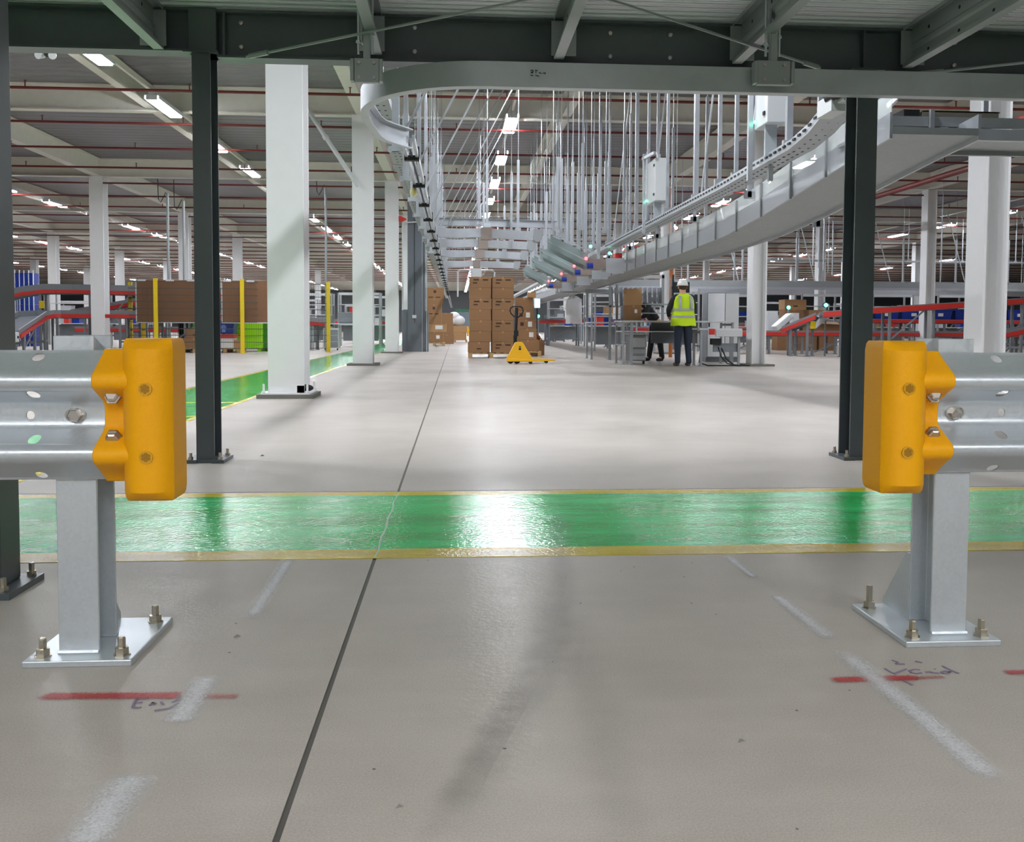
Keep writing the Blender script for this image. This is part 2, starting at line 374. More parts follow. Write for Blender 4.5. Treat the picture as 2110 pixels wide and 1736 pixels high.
decal('spray_line', fpts([(1880,1400),(1950,1396)], .018), SR2, None, .0020)
decal('spray_line', fpts([(2062,1388),(2180,1386)], .022), SR, 'red sprayed dash at the far right edge')
for px, hw in (([(600,1148),(510,1285)], .045), ([(432,1390),(360,1500)], .06), ([(285,1590),(160,1760)], .08), ([(1495,1145),(1560,1195)], .032), ([(1590,1222),(1720,1325)], .045), ([(1718,1330),(1900,1480),(2070,1630)], .058)):
    decal('spray_line', fpts(px, hw), SW, 'white overspray line along the barrier', .0024)
decal('tyre_mark', fpts([(1150,1030),(1150,1120),(1160,1240),(1120,1390),(1010,1560),(880,1760)], .085), SD, 'dark curved tyre track')
decal('tyre_mark', fpts([(1140,1180),(1085,1380),(960,1580),(840,1800)], .05), SD2, None, .0021)
decal('tyre_mark', fpts([(1165,1250),(1230,1450),(1300,1780)], .10), SD2, None, .0019)
INK = mat('violet marker ink', srgb(134, 120, 142), .7)
def scrawl(strokes, label):
    mb = MB()
    for st in strokes:
        P = [fl(x, y) for x, y in st]
        for a, b_ in zip(P[:-1], P[1:]): mb.bar((a.x,a.y,.0014), (b_.x,b_.y,.0014), .0055, .001)
    mb.build('handwriting', INK, floor, label=label)
scrawl([[(306,1441),(281,1442),(276,1452),(273,1459),(283,1460),(292,1459)],[(278,1450),(294,1449)],[(308,1455),(315,1449),(317,1453),(322,1451)],[(332,1448),(337,1454)],[(355,1449),(364,1444),(372,1438),(367,1451),(350,1461),(318,1466)]], 'handwritten word End under the left red line')
scrawl([[(1823,1379),(1834,1386),(1843,1390),(1853,1386),(1868,1380)],[(1862,1404),(1872,1409),(1880,1414)],[(1896,1382),(1884,1381),(1874,1384),(1878,1388),(1890,1390),(1899,1388)],[(1907,1387),(1917,1386),(1922,1388),(1935,1389)],[(1958,1388),(1948,1384),(1939,1387),(1945,1390),(1955,1389),(1959,1385)],[(1942,1374),(1958,1382),(1975,1389)]], 'handwritten word End beside an arrow before the right post')
scrawl([[(1838,1362),(1850,1366),(1846,1370),(1864,1370)],[(1886,1364),(1900,1367)]], 'small violet scribble')
# a few dropped bits on the floor
for x, y, s, wh in ((488,1312,.008,'right of the left base plate'),(822,1663,.006,'near the bottom right of the floor joint'),(1526,1528,.007,'alone on the bare floor at right'),(378,958,.010,'by the foot of the left dark column'),(540,940,.012,'right of the left dark column')):
    p = fl(x, y); tag(MB().add([(p.x-s,p.y-s,0),(p.x+s*1.4,p.y,0),(p.x,p.y+s,0),(p.x+.1*s,p.y,s*.8)], [(0,1,3),(1,2,3),(2,0,3),(0,2,1)]).build('debris_chip', CONC), 'tiny dark grit chip '+wh, 'debris', 'grit chips on the concrete')
# walls and roof
struct('wall_back', MB().box(-62,62,118,118.3,0,5.6), mat('back wall', srgb(120,124,128), .6))
struct('wall_left', MB().box(-62.3,-62,-9,118,0,5.6), mat('side wall', srgb(96,94,98), .6))
struct('wall_right', MB().box(62,62.3,-9,118,0,5.6), mat('side wall', srgb(96,94,98), .6))
struct('wall_rear', MB().box(-62,62,-9.3,-9,0,5.6), mat('side wall', srgb(96,94,98), .6))
p = at(968, 668, 117.9); dr = struct('door_1', MB().box(p.x-1.5,p.x+1.8,117.85,118,0,2.6), mat('blue grey door', srgb(150,168,182), .4)); MB().box(p.x-1.9,p.x+2.2,117.8,118,2.6,3.0).build('door_header', mat('green header', srgb(70,150,110), .4), dr)
roof = struct('ceiling', MB().box(-62,62,-9,118,5.58,5.66), ROOF)
XG = [-27.0,-18.7,-10.3,-1.9,6.33,14.5,22.8]; DG = [10.5+8.33*i for i in range(13)]
for D in DG+[14.5]:
    MB().prof((-62,D,5.315), (62,D,5.315), ibeam(.52,.20,.02,.014)).build('roof_beam', CREAM, roof)
for X in XG+[-22.9,-14.5,-6.1,2.25,10.4,18.7,27]:
    k = X in XG
    MB().prof((X,5.5,5.315 if k else 5.34), (X,118,5.315 if k else 5.34), ibeam(.50 if k else .44,.24 if k else .17,.018,.012)).build('roof_beam', CREAM, roof)
# columns
ROWN = {-27.0:'outermost row on the far left', -18.7:'row beyond the left conveyors', -10.3:'row left of the fenced bay', -1.9:'row left of the aisle', 6.33:'row beside the benches', 14.5:'row among the red railed conveyors', 22.8:'far row at the right'}
for X in XG:
    for i, D in enumerate(DG[:8]):
        if X < -25 and D < 50 or X > 20 and D < 40 or X < -15 and D < 40 or X < -5 and D < 26 or X > 10 and D < 26: continue
        if i > 5 and abs(X) < 7: continue
        t = thing('steel_column', f'white steel column, {ORD[i]} counting from the barrier, in the {ROWN[X]}', 'column', (X, D, 0), 0, 'white hall columns')
        MB().prof((X,D,.03),(X,D,5.05), ibeam(.40,.40 if D < 20 else .38,.03,.02) if X < 0 else ibeam(.30,.38,.03,.02), (0,1,0) if X < 0 else (1,0,0)).build('shaft', WHITE, t)
        if D < 30:
            MB().box(X-.31,X+.31,D-.30,D+.30,0,.045).build('grout_pad', CONC, t)
            if D < 12:
                MB().box(X-.27,X+.27,D-.27,D+.27,.045,.06).build('base_plate', WHITE, t)
                for sx in (-1,1):
                    for sy in (-1,1): MB().tube((X+sx*.24,D+sy*.24,.06),(X+sx*.24,D+sy*.24,.16),.012).lathe([(.024,0),(.024,.022)],6,Matrix.Translation((X+sx*.24,D+sy*.24,.06))).build('anchor_bolt', WHITE, t)
        if X == -1.9 and i == 0:
            MB().ball((X+.20,D-.12,.11), .07, 1.3, .8, .6).box(X+.12,X+.20,D-.2,D-.1,.06,.14).build('black_shoe_cover', BLACK, t, smooth=40, label='black cloth pad at its foot')
# sprinkler pipes
for i in range(27):
    D = 13.75+2.70*i
    nm = f'thin dark red sprinkler pipe under the roof, {ORD[i]} back from the platform'
    t = thing('sprinkler_pipe', nm, 'pipe', (0,D,4.90), 0, 'red sprinkler pipes')
    MB().tube((-60,D,4.90),(60,D,4.90),.025,8).build('pipe', SPR, t)
    if i < 8:
        mb = MB()
        for k in range(-12, 13):
            x = k*2.78+.9*(i % 2); mb.tube((x,D,4.91),(x,D,5.02),.012,5)
            mb.lathe([(.03,0),(.03,.006)],6,Matrix.Translation((x,D,5.02)))
        mb.build('sprinkler_heads', SPR, t, kind='stuff')
for X, z, y0, y1, r, lb in ((11.6,4.45,13.5,40,.07,'thick red water main running into the hall behind the right column'),(9.9,4.5,9,18,.06,'short thick red water main nearest the platform at the right')):
    tag(MB().tube((X,y0,z),(X,y1,z),r,10).build('water_main', SPR, smooth=40), lb, 'pipe')
# lamps
def lamp(X, D, label, group, twin=False):
    t = MB().box(X-.06,X+.06,D-.74,D+.74,5.04,5.10).box(X-.135,X+.135,D-.76,D+.76,5.03,5.045).box(X-.135,X-.128,D-.76,D+.76,4.972,5.03).box(X+.128,X+.135,D-.76,D+.76,4.972,5.03).box(X-.10,X+.10,D-.76,D-.705,4.955,5.03).box(X-.10,X+.10,D+.705,D+.76,4.955,5.03).build('ceiling_lamp', LGREY)
    tag(t, label, 'lamp', group)
    MB().box(X-.115,X+.115,D-.70,D+.70,4.945,5.03).build('diffuser', LAMP, t, bev=.015, seg=1)
    return t
ROWS = [(-5.6,14.44,3.66,26,'row behind the dark left column','left inner lamp row'),(1.11,15.15,3.82,26,'row down the central aisle','aisle lamp row'),(8.85,22.6,3.8,24,'row over the right conveyors','right inner lamp row'),
        (-13.9,29.1,3.7,22,'second row out on the left','left second lamp row'),(-21.0,44.4,3.75,18,'third row out on the left','left third lamp row'),(19.8,32.0,3.9,20,'second row out on the right','right second lamp row'),(30.0,54.0,3.9,14,'third row out on the right','right third lamp row'),(-30,60,3.9,12,'outermost left row','left outer lamp row')]
lampmesh = None
for X, D0, st, n, rn, gr in ROWS:
    for i in range(n):
        D = D0+st*i
        if D > 112: break
        lb = f'lit batten lamp, {ORD[i]} from the front, {rn}'
        if lampmesh is None: t = lamp(X, D, lb, gr); lampmesh = (t, X, D)
        else: dup(lampmesh[0], (X-lampmesh[1], D-lampmesh[2], 0), None, lb, gr)
    tag(MB().box(X-.025,X+.025,D0-3,112,5.10,5.13).build('lamp_trunking', CREAM), f'pale trunking rail carrying the lamps of the {rn}', 'trunking')
for X, D0, D1 in ((-13.9,12,27),(8.85,15,20),(19.8,14,30),(-21,26,42)):
    D = D0
    while D < D1: area((X,D,5.0), .2, 1.4, 80); D += 3.75
# ================================================================== PLATFORM OVERHEAD
plat = thing('steel_platform', 'dark steel platform edge and sheet deck overhead, nearest the viewer', 'platform', (1,5.55,2.4))
MB().prof((-9,5.56,2.541),(-1.52,5.56,2.541), ibeam(.25,.12,.014,.01)).build('edge_beam', DARK, plat)
MB().prof((-1.40,5.56,2.522),(10,5.56,2.522), ibeam(.275,.12,.014,.01)).build('edge_beam', DARK, plat)
MB().box(-1.56,-1.40,5.49,5.63,2.40,2.665).build('column_head', DARK, plat, bev=.004)
for X in (-1.36,2.5,5.8): MB().box(X-.006,X+.006,5.505,5.615,2.40,2.645).build('stiffener', DARK, plat)
MB().box(-9,10,-8,5.64,2.668,2.70).build('deck', MDECK, plat, label='ribbed galvanised deck sheets seen from below')
for j, X in enumerate((-5.3,-4.1,-2.95,-1.76,-.50,.64,1.73,2.80,3.95,5.1)):
    s = 1 if X < 0 else -1
    z0 = 2.42
    pr = [(0,0),(.06,0),(.06,.02),(.057,.02),(.057,.003),(.003,.003),(.003,.10),(.012,.115),(.012,.135),(.003,.15),(.003,.242),(.057,.242),(.057,.225),(.06,.225),(.06,.245),(0,.245)]
    pr = [(a*s, c) for a, c in pr]
    if s < 0: pr = pr[::-1]
    jo = MB().prof((X,5.50,z0),(X,-8,z0), [(-a,c) for a, c in pr]).build('joist', GALVD, plat)
    cl = MB().box(X-.075,X+.075,5.492,5.498,z0+.02,z0+.225).build('end_cleat', GALVD, jo)
    mb = MB()
    for k in range(12):
        y = 5.30-k*.33
        for dz in (.06,.19): mb.tube((X-.004,y,z0+dz),(X+.004,y,z0+dz),.011,8)
    mb.build('web_holes', BLACK, jo, kind='stuff')
for X in (-1.27,-.25,.93,1.30,3.1):
    for z in (2.46,2.60): MB().lathe([(.014,0),(.014,.010),(.008,.012)],6,Matrix.Translation((X,5.554,z)) @ Matrix.Rotation(R(90),4,'X')).build('beam_bolt', STEELB, plat)
def z_on(px, py, z): return fl(px, py, z)
for a, b_ in ((at(508,117,5.45), z_on(1085,0,2.44)), (at(1690,140,5.45), z_on(1258,0,2.44)), (at(1885,153,5.45), at(2160,124,5.2))):
    b2 = a+(b_-a)*1.6
    MB().tube(a, b2, .008, 8).build('brace_rod', GALVD, plat)
    d = (b2-a).normalized(); MB().tube(a+d*.02, a+d*.16, .015, 6).build('turnbuckle', GALVD, plat)
def pcol(name, X, D, top, lb, wd=.105, dp=.17, tube=False):
    t = thing(name, lb, 'column', (X,D,0))
    MB().prof((X,D,.02),(X,D,top), [(-wd/2,-dp/2),(wd/2,-dp/2),(wd/2,dp/2),(-wd/2,dp/2)] if tube else ibeam(dp,wd,.010,.008), (0,1,0)).build('shaft', DARK, t, bev=.006 if tube else 0)
    MB().box(X-.115,X-.045,D-.12,D+.11,0,.02).box(X+.045,X+.115,D-.12,D+.11,0,.02).box(X-.045,X+.045,D-.105,D+.11,0,.02).build('base_plate', DARK, t)
    MB().box(X-.10,X+.10,D-.10,D+.10,top,top+.012).build('cap_plate', DARK, t)
    for sx, sy in ((-.085,-.09),(.085,-.09),(-.085,.09),(.085,.09)): MB().lathe([(.015,0),(.015,.014),(.009,.014),(.009,.04)],6,Matrix.Translation((X+sx,D+sy,.02))).build('anchor_bolt', BOLT, t)
    return t
pcol('platform_column', -1.485, 5.56, 2.40, 'dark grey steel column standing just right of the left yellow end cap')
pcol('platform_column', 2.500, 5.53, 2.385, 'dark grey steel column standing just left of the right yellow end cap', .128, .17)
pcol('platform_column', -1.435, 2.87, 2.40, 'dark grey steel column cut off by the left edge behind the left barrier', .13, .13, True)
# ================================================================== BARRIERS
WP = [(.156,0),(.150,.004),(.130,.032),(.110,.063),(.104,.073),(.096,.080),(.087,.083),(.078,.082),(.070,.077),(.064,.068),(.048,.038),(.034,.014),(.028,.007),(.018,.003),(0,.002)]
WP = WP+[(-z, d) for z, d in WP[-2::-1]]
def slot_cut(o, cutter):
    md = o.modifiers.new('slots', 'BOOLEAN'); md.operation = 'DIFFERENCE'; md.solver = 'EXACT'; md.object = cutter
    dg = bpy.context.evaluated_depsgraph_get(); me = bpy.data.meshes.new_from_object(o.evaluated_get(dg)); o.modifiers.clear(); o.data = me
    bpy.data.objects.remove(cutter)
def barrier(side, px, x_end, y_post, label):
    """side +1: rail runs towards -X (left barrier); -1: towards +X"""
    s = side; zc = .601; yb = y_post-.012                      # back plane of the rail
    t = thing('guard_rail', label, 'barrier', (px, y_post+.1, 0))
    # rail: thin folded sheet
    xa, xb = x_end, x_end-s*3.2; th = .004; mb = MB()
    ring = [(d, z) for z, d in WP]; 
    prof = [(zc+z, yb-d) for z, d in WP]+[(zc+z*1.0, yb-d+th) for z, d in reversed(WP)]
    xs = [xa-s*.02*i for i in range(0, 1)]+[xb]
    n = len(prof); mb.loft([[(x, y, z) for z, y in prof] for x in (xa, xb)])
    rail = mb.build('rail_beam', GALV, t)
    cut = MB()
    def slot(x, z, d, lx=.014, lz=.009):
        vs = []
        for i in range(16):
            a = 2*PI*i/16; vs.append((x+lx*math.copysign(abs(math.cos(a))**.75, math.cos(a)), z+lz*math.sin(a)))
        cut.loft([[(a, yb-.13, c) for a, c in vs], [(a, yb+.05, c) for a, c in vs]])
    for k in (0, 1):
        x0 = x_end-s*(.19+k*.42)
        for dz in (.140,.053,-.053,-.142): slot(x0, zc+dz, 0)
        slot(x0-s*.028, zc, 0, .010, .010)
    c = cut.build('cutter', BLACK, t); c.location = (0,0,0); rail_c = c
    slot_cut(rail, rail_c)
    rail.data.shade_smooth(); rail.data.set_sharp_from_angle(angle=R(32))
    # post: H section, flange facing front, plate, gusset
    MB().prof((px,y_post+.058,.016),(px,y_post+.058,.792), ibeam(.118,.096,.0075,.0075), (0,1,0)).build('post', GALV, t, bev=.0015, seg=1)
    pc = px-s*(-.012)
    MB().box(px-.127-s*(-.016),px+.127-s*(-.016),y_post-.058,y_post+.265,0,.016).build('base_plate', GALV, t, bev=.0025)
    yg = y_post+.117
    gl, gh = .148, .20; vs = []
    gx = px-(.046 if s < 0 else 0)
    for x in (gx-.004, gx+.004): vs += [(x,yg,.016),(x,yg+gl,.016),(x,yg+gl,.030),(x,yg+.018,gh),(x,yg,gh)]
    MB().add(vs, [(4,3,2,1,0),(5,6,7,8,9),(0,1,6,5),(1,2,7,6),(2,3,8,7),(3,4,9,8),(4,0,5,9)]).build('gusset', GALV, t)
    mb = MB()
    for a, b_ in (((px-.048,y_post-.004),(px+.048,y_post-.004)),((px-.048,y_post+.122),(px+.048,y_post+.122))): mb.tube((a[0],a[1],.018),(b_[0],b_[1],.018),.006,6)
    mb.build('weld_bead', GALV, t)
    cx = px+s*.016
    for sx, sy in ((-1,.0),(1,.0),(-1,1),(1,1)):
        b0 = Vector((cx+sx*.093, y_post-.022 if sy == 0 else y_post+.225, .016)); up_ = .062 if (s < 0 and sy == 1 and sx == -1) else .042
        MB().lathe([(.021,0),(.021,.003),(.0165,.003),(.0165,.019),(.0095,.020),(.0095,up_),(.007,up_+.003)],6,Matrix.Translation(b0)).build('anchor_bolt', BOLT, t, smooth=30)
    bx = px+s*.008
    bo = MB().lathe([(.021,0),(.021,.003)],16,Matrix.Translation((bx,yb-.003,zc)) @ Matrix.Rotation(R(90),4,'X') @ Matrix.Diagonal((1.2,.85,1,1))).build('rail_washer', STEELB, t)
    MB().lathe([(.0165,0),(.0165,.011),(.013,.0135)],6,Matrix.Translation((bx,yb-.006,zc)) @ Matrix.Rotation(R(90),4,'X')).build('rail_bolt', STEELB, t)
    # moulded yellow end cap: wings wrap the rail, convex bumper block beyond
    cap = MB(); x0 = x_end-s*.042; x1 = x_end+s*.055
    gw = [(z*1.025, d+.010) for z, d in WP]
    prof = [(zc+z, yb-d) for z, d in gw]+[(zc-.160, yb+.02),(zc+.160, yb+.02)]
    cap.loft([[(x, y, z) for z, y in prof] for x in (x0, x1)])
    wing = cap.build('end_cap', YEL, t, smooth=38, bev=.004)
    blk = MB(); bw = .114; xm = x_end+s*.082; zt, zb = .787, .405; rings = []
    for z, q, ins in ((zt,.0,.006),(zt-.008,.45,.002),(zt-.024,1,0),(zt-.05,1.0,0),(zb+.05,1.,0),(zb+.024,1,0),(zb+.008,.55,.002),(zb,.15,.006)):
        ring = []
        for i in range(17):
            u = -1+2*i/16; ring.append((xm+u*(bw/2-ins), yb-.074-q*.034*max(0, 1-abs(u)**2.6)-(0.0)+ins, z))
        ring += [(xm+bw/2-ins, yb+.025-ins, z), (xm-bw/2+ins, yb+.025-ins, z)]
        rings.append(ring)
    blk.loft(rings); blk.build('bumper_block', YEL, wing, smooth=40, bev=.003)
    for dz in (.070,-.088):
        p = Vector((xm+s*.004, yb-.1096, zc+dz)); rm = Matrix.Translation(p) @ Matrix.Rotation(R(90),4,'X')
        ref = MB().lathe([(.0155,-.002),(.0155,.0012),(.0125,.0012),(.0125,-.0005)],20,rm).build('reflector', mat('amber reflector', srgb(214,160,24), .3), wing, smooth=30)
        mb = MB()
        for i in range(-3,4):
            for k in range(-3,4):
                qx = (i+.5*(k % 2))*.0036; qz = k*.0031
                if qx*qx+qz*qz < .0001: mb.lathe([(.0016,0),(.0016,.001)],6,rm @ Matrix.Translation((qx,qz,-.0006)))
        mb.build('honeycomb', mat('amber reflector dark', srgb(150,104,12), .3), ref, kind='stuff') if False else mb.build('honeycomb', mat('amber reflector dark', srgb(150,104,12), .3), wing, kind='stuff')
    for dz in (.047,-.047):
        p = Vector((x_end-s*.008, yb-.047, zc+dz)); tl = Matrix.Translation(p) @ Matrix.Rotation(R(90),4,'X') @ Matrix.Rotation(R(-25 if dz > 0 else 25),4,'X')
        MB().lathe([(.019,-.004),(.019,.003),(.0155,.003),(.0155,.013),(.012,.0155)],6,tl).build('cap_bolt', STEELB, wing, smooth=30)
    return t
barrier(1, -.92, -.80, 2.257, 'galvanised guard rail with yellow end cap left of the opening')
barrier(-1, 1.294, 1.196, 2.272, 'galvanised guard rail with yellow end cap right of the opening')
# ================================================================== OVERHEAD TRACKS
def hanger(mb, x, y, z0, zt, w=.036, ztop=5.578, r=.007):
    mb.box(x-w/2, x+w/2, y-w/2, y+w/2, z0, zt).tube((x,y,zt),(x,y,ztop), r, 5).box(x-.05,x+.05,y-.02,y+.02,z0-.01,z0+.06)
t = thing('overhead_track', 'curved galvanised overhead track looping below the platform edge', 'conveyor', (0,5,2.1))
path = [(9,5.0,2.122),(.9,5.0,2.122)]+arc(.16,5.75,.75,-90,-180,2.122,14)+[(-.59,6.0,2.122),(-.565,6.36,2.122)]+[(-.54,6.5,2.122),(-.47,6.63,2.122),(-.36,6.80,2.122)]
MB().sweep(path, [(0,0),(.012,-.004),(.05,-.004),(.05,.004),(.008,.006),(.008,.129),(.05,.131),(.05,.139),(.012,.139),(0,.135)]).build('track_band', GALVF, t, smooth=35)
mb = MB()
for st in ([(1093,146),(1097,144),(1099,147),(1094,150),(1099,150)],[(1102,145),(1108,145)],[(1105,145),(1104,151)],[(1110,149),(1116,152)],[(1118,151),(1124,150),(1123,153)],[(1093,155),(1099,156)],[(1103,155),(1111,157)]):
    q = [at(x, y, 4.997) for x, y in st]
    for a, b_ in zip(q[:-1], q[1:]): mb.bar(a, b_, .002, .004)
mb.build('marker_note', mat('faded marker ink', srgb(62,64,68), .7), t)
for px, X, D in ((766,-.49,5.10),(1585,1.73,4.955)):
    wv = .068 if X < 0 else .092
    b_ = MB().box(X-wv,X+wv,D-.035,D+.0,2.145,2.275).box(X-wv-.02,X-wv,D-.045,D+.01,2.15,2.27).box(X+wv,X+wv+.02,D-.045,D+.01,2.15,2.27).build('clamp_bracket', GALVD, t, bev=.003)
    mb = MB()
    for sx in (-.6,.6):
        for z in (2.17,2.25): mb.lathe([(.010,0),(.010,.008)],6,Matrix.Translation((X+sx*wv,D-.036,z)) @ Matrix.Rotation(R(90),4,'X'))
    mb.build('clamp_bolts', STEELB, b_, kind='stuff')
    st = MB().box(X-.018,X+.018,D-.03,D+.012,2.27,2.50).box(X-.03,X-.022,D-.035,D+.02,2.36,2.55).build('hanger_strut', GALVD, t)
    MB().tube((X-.045,D-.02,2.30),(X-.045,D-.02,2.66),.007,6).tube((X+.03,D-.02,2.30),(X+.03,D-.02,2.66),.007,6).lathe([(.014,0),(.014,.012)],6,Matrix.Translation((X-.045,D-.02,2.36))).lathe([(.014,0),(.014,.012)],6,Matrix.Translation((X+.03,D-.02,2.40))).build('threaded_rod', GALV, t)
tr = thing('overhead_rail', 'twin rail track with black clamps receding beside the left white columns', 'conveyor', (-.36,7,2.2))
for dx in (-.042,.042): MB().bar((-.36+dx,6.8,2.20),(-.36+dx,70,2.20),.022,.05).build('rail', GALVF, tr)
MB().bar((-.36,6.8,2.19),(-.36,70,2.19),.012,.03).build('chain_guide', BLACK, tr)
for k in range(24):
    y = 7.45+1.42*k; MB().box(-.42,-.30,y-.03,y+.03,2.15,2.19).box(-.42,-.405,y-.03,y+.03,2.19,2.26).box(-.315,-.30,y-.03,y+.03,2.19,2.26).build('clamp', BLACK, tr)
p = at(852,396,8.9); MB().ball((p.x,p.y,p.z),.035,1,1,1.3).build('sensor_lamp', mat('ivory plastic', srgb(225,215,150), .4), tr, smooth=60)
for k in range(24):
    y = 7.3+1.1*k+(.25 if k % 3 else 0); mb = MB(); hanger(mb, -.40+.05*(k % 2), y, 2.24, 3.12+.35*((k*5) % 4)/4+(.9 if k % 4 == 0 else 0), .036 if y < 14 else .05); mb.build('hanger', GALVF, tr)
for k in range(14):
    y = 6.9+1.7*k; MB().tube((-.38,y,2.28),(1.05,y+.2,5.05),.011,6).build('brace_tube', GALVF, tr)
for k in range(8):
    y = 7.6+1.5*k; MB().box(-.53,-.47,y-.02,y+.02,2.25,2.9).box(-.56,-.36,y-.03,y+.03,2.25,2.29).tube((-.43,y-.03,2.27),(-.43,y-.03,2.50),.012,6).build('bracket_arm', GALV, tr)
tr = thing('cable_tray', 'wide flat grey tray seen from below above the left twin rail', 'tray', (-.72,8,2.9))
MB().box(-.81,-.63,6.4,70,2.91,2.925).box(-.81,-.806,6.4,70,2.925,3.0).box(-.634,-.63,6.4,70,2.925,3.0).build('tray_sheet', GALVD, tr)
for k in range(20): MB().box(-.815,-.62,6.8+1.3*k,6.83+1.3*k,2.902,2.912).build('joint_strip', GALVF, tr)
mb = MB()
for k in range(60):
    for dx in (-.75,-.69): mb.box(dx-.012,dx+.012,6.6+.2*k,6.63+.2*k,2.9085,2.911)
mb.build('tray_slots', BLACK, tr, kind='stuff')
for k in range(12): mb = MB(); hanger(mb, -.80, 7.4+2.6*k, 2.93, 4.3 if k < 5 else 4.6, .03); mb.build('hanger', GALVF, tr)
# right: perforated tray and trough conveyor
tr = thing('perforated_tray', 'long slotted cable tray rising beside the white control boxes', 'tray', (2.64,7,2.2))
path = [(2.60,5.9,2.44),(2.61,6.25,2.38),(2.625,6.7,2.275),(2.635,7.1,2.235),(2.64,9,2.205),(2.64,66,2.19)]
MB().sweep(path, [(0,0),(.20,0),(.20,.07),(.196,.07),(.196,.004),(.004,.004),(.004,.07),(0,.07)]).build('tray_channel', GALVF, tr)
mb = MB()
for k in range(90):
    y = 6.2+.11*k
    a = [q for q in path if q[1] <= y][-1]; b_ = [q for q in path if q[1] > y][0]; f = (y-a[1])/(b_[1]-a[1]); z = a[2]+(b_[2]-a[2])*f
    mb.box(2.598+.004*min(8,(y-5.9)*4)-.002+(.006 if y < 7 else .005),2.642,y,y+.05,z+.03,z+.046); mb.box(2.70,2.715,y,y+.04,z-.002,z+.001); mb.box(2.77,2.785,y,y+.04,z-.002,z+.001)
mb.build('tray_slots', BLACK, tr, kind='stuff')
for i, y in enumerate((7.25,8.8,9.2,10.3,11.5,12.9,13.5,14.8,16,17.3,18.8,20.3,22,24,26)):
    mb = MB(); hanger(mb, 2.68+.05*(i % 2), y, 2.27, (5.0 if i % 3 == 0 else 3.9+.25*(i % 2)), .05 if i % 3 == 0 else .036, r=.009); mb.build('hanger', GALVF, tr)
for y in (8.2,9.8,12.4,15.4): MB().tube((2.66,y,2.27),(2.98,y+.1,5.05),.011,6).build('brace_tube', GALVF, tr)
p = at(1712,222,6.35); MB().box(p.x-.06,p.x+.05,6.2,6.45,2.32,2.44).build('sensor_box', LGREY, tr, bev=.004)
p = at(1735,200,6.2); MB().box(p.x-.03,p.x+.05,6.1,6.3,2.37,2.47).build('drive_box', LGREY, tr, bev=.004); MB().tube((p.x-.05,6.1,2.43),(p.x-.05,6.3,2.43),.04,10).build('pulley', BLACK, tr, smooth=40)
tc = thing('trough_conveyor', 'long pale trough conveyor rising towards the right dark column', 'conveyor', (3.0,8,1.9))
path = [(3.03,6.2,2.17),(3.03,6.7,2.135),(3.02,7.3,2.08),(3.01,8.0,2.01),(3.0,8.8,1.935),(3.0,10,1.865),(3.0,12,1.825),(3.0,66,1.815)]
MB().sweep(path, [(0,0),(.62,0),(.62,.05),(0,.05)]).build('bed', GALVD, tc, smooth=30)
MB().sweep(path, [(-.02,-.03),(0,-.03),(0,.15),(-.02,.15)]).build('side_frame', GALVF, tc, smooth=30)
MB().sweep(path, [(.62,-.03),(.64,-.03),(.64,.15),(.62,.15)]).build('side_frame', GALVF, tc, smooth=30)
MB().sweep(path, [(-.012,.15),(-.006,.15),(-.006,.30),(-.012,.30)]).build('guard_sheet', GUARD, tc)
for k in range(26):
    y = 7.2+.78*k; f = 1.825+max(0,(10-y))*.085+(.03 if 10 <= y < 11 else 0)
    MB().box(2.965,2.985,y,y+.025,f-.03,f+.30).build('guard_post', GALVD, tc)
for k in range(9):
    y = 9.0+2.1*k; mb = MB(); hanger(mb, 2.93, y, 2.12, 4.4, .04); mb.build('hanger', GALVF, tc)
    mb = MB(); hanger(mb, 3.68, y+.1, 1.85, 4.2, .04); mb.build('hanger', GALVF, tc)
th = thing('level_conveyor', 'dark galvanised level conveyor running off right behind the right dark column', 'conveyor', (3.1,6.5,2.2))
MB().box(2.98,9,6.45,6.49,2.285,2.355).build('upper_rail', GALVD, th); MB().box(3.05,9,6.44,6.49,2.19,2.27).build('side_frame', GALVF, th); MB().box(2.98,9,6.49,7.0,2.225,2.25).build('bed', GALVD, th); MB().box(3.05,9,7.0,7.04,2.19,2.355).build('side_frame', GALVD, th)
for x in (3.42,4.22): MB().box(x,x+.03,6.42,6.445,2.18,2.40).build('guard_post', GALVD, th)
MB().box(3.50,3.56,6.43,6.44,2.24,2.275).box(3.66,3.74,6.43,6.44,2.205,2.255).box(3.20,3.40,6.43,6.44,2.215,2.25).build('cover_plate', LGREY, th)
for x in (3.3,4.18,5.4): mb = MB(); hanger(mb, x, 7.02, 2.36, 4.4, .04); mb.build('hanger', GALVF, th)
p = at(1950,222,6.7); MB().box(p.x-.30,p.x+.30,6.5,6.9,2.40,2.41).box(p.x-.29,p.x+.29,6.50,6.508,2.36,2.41).build('flap_plate', mat('dull beige plate', srgb(118,112,98), .5), th)
MB().box(p.x-.42,p.x-.30,6.52,6.8,2.355,2.42).build('motor_box', BLACK, th)
MB().tube((3.06,6.45,2.40),(3.22,6.62,2.52),.05,10).tube((3.02,6.46,2.36),(2.96,6.7,2.9),.012,6).tube((3.22,6.62,2.5),(3.22,6.62,2.9),.014,6).build('roller_drive', GALV, th)
a_ = at(618,202,18.5); b_ = at(738,384,18.5); tag(MB().tube(a_, b_, .045, 8).tube(a_.lerp(b_,.42), a_.lerp(b_,.46), .06, 8).build('column_brace', LGREY, smooth=40), 'grey diagonal brace tube between the first two white columns', 'brace')
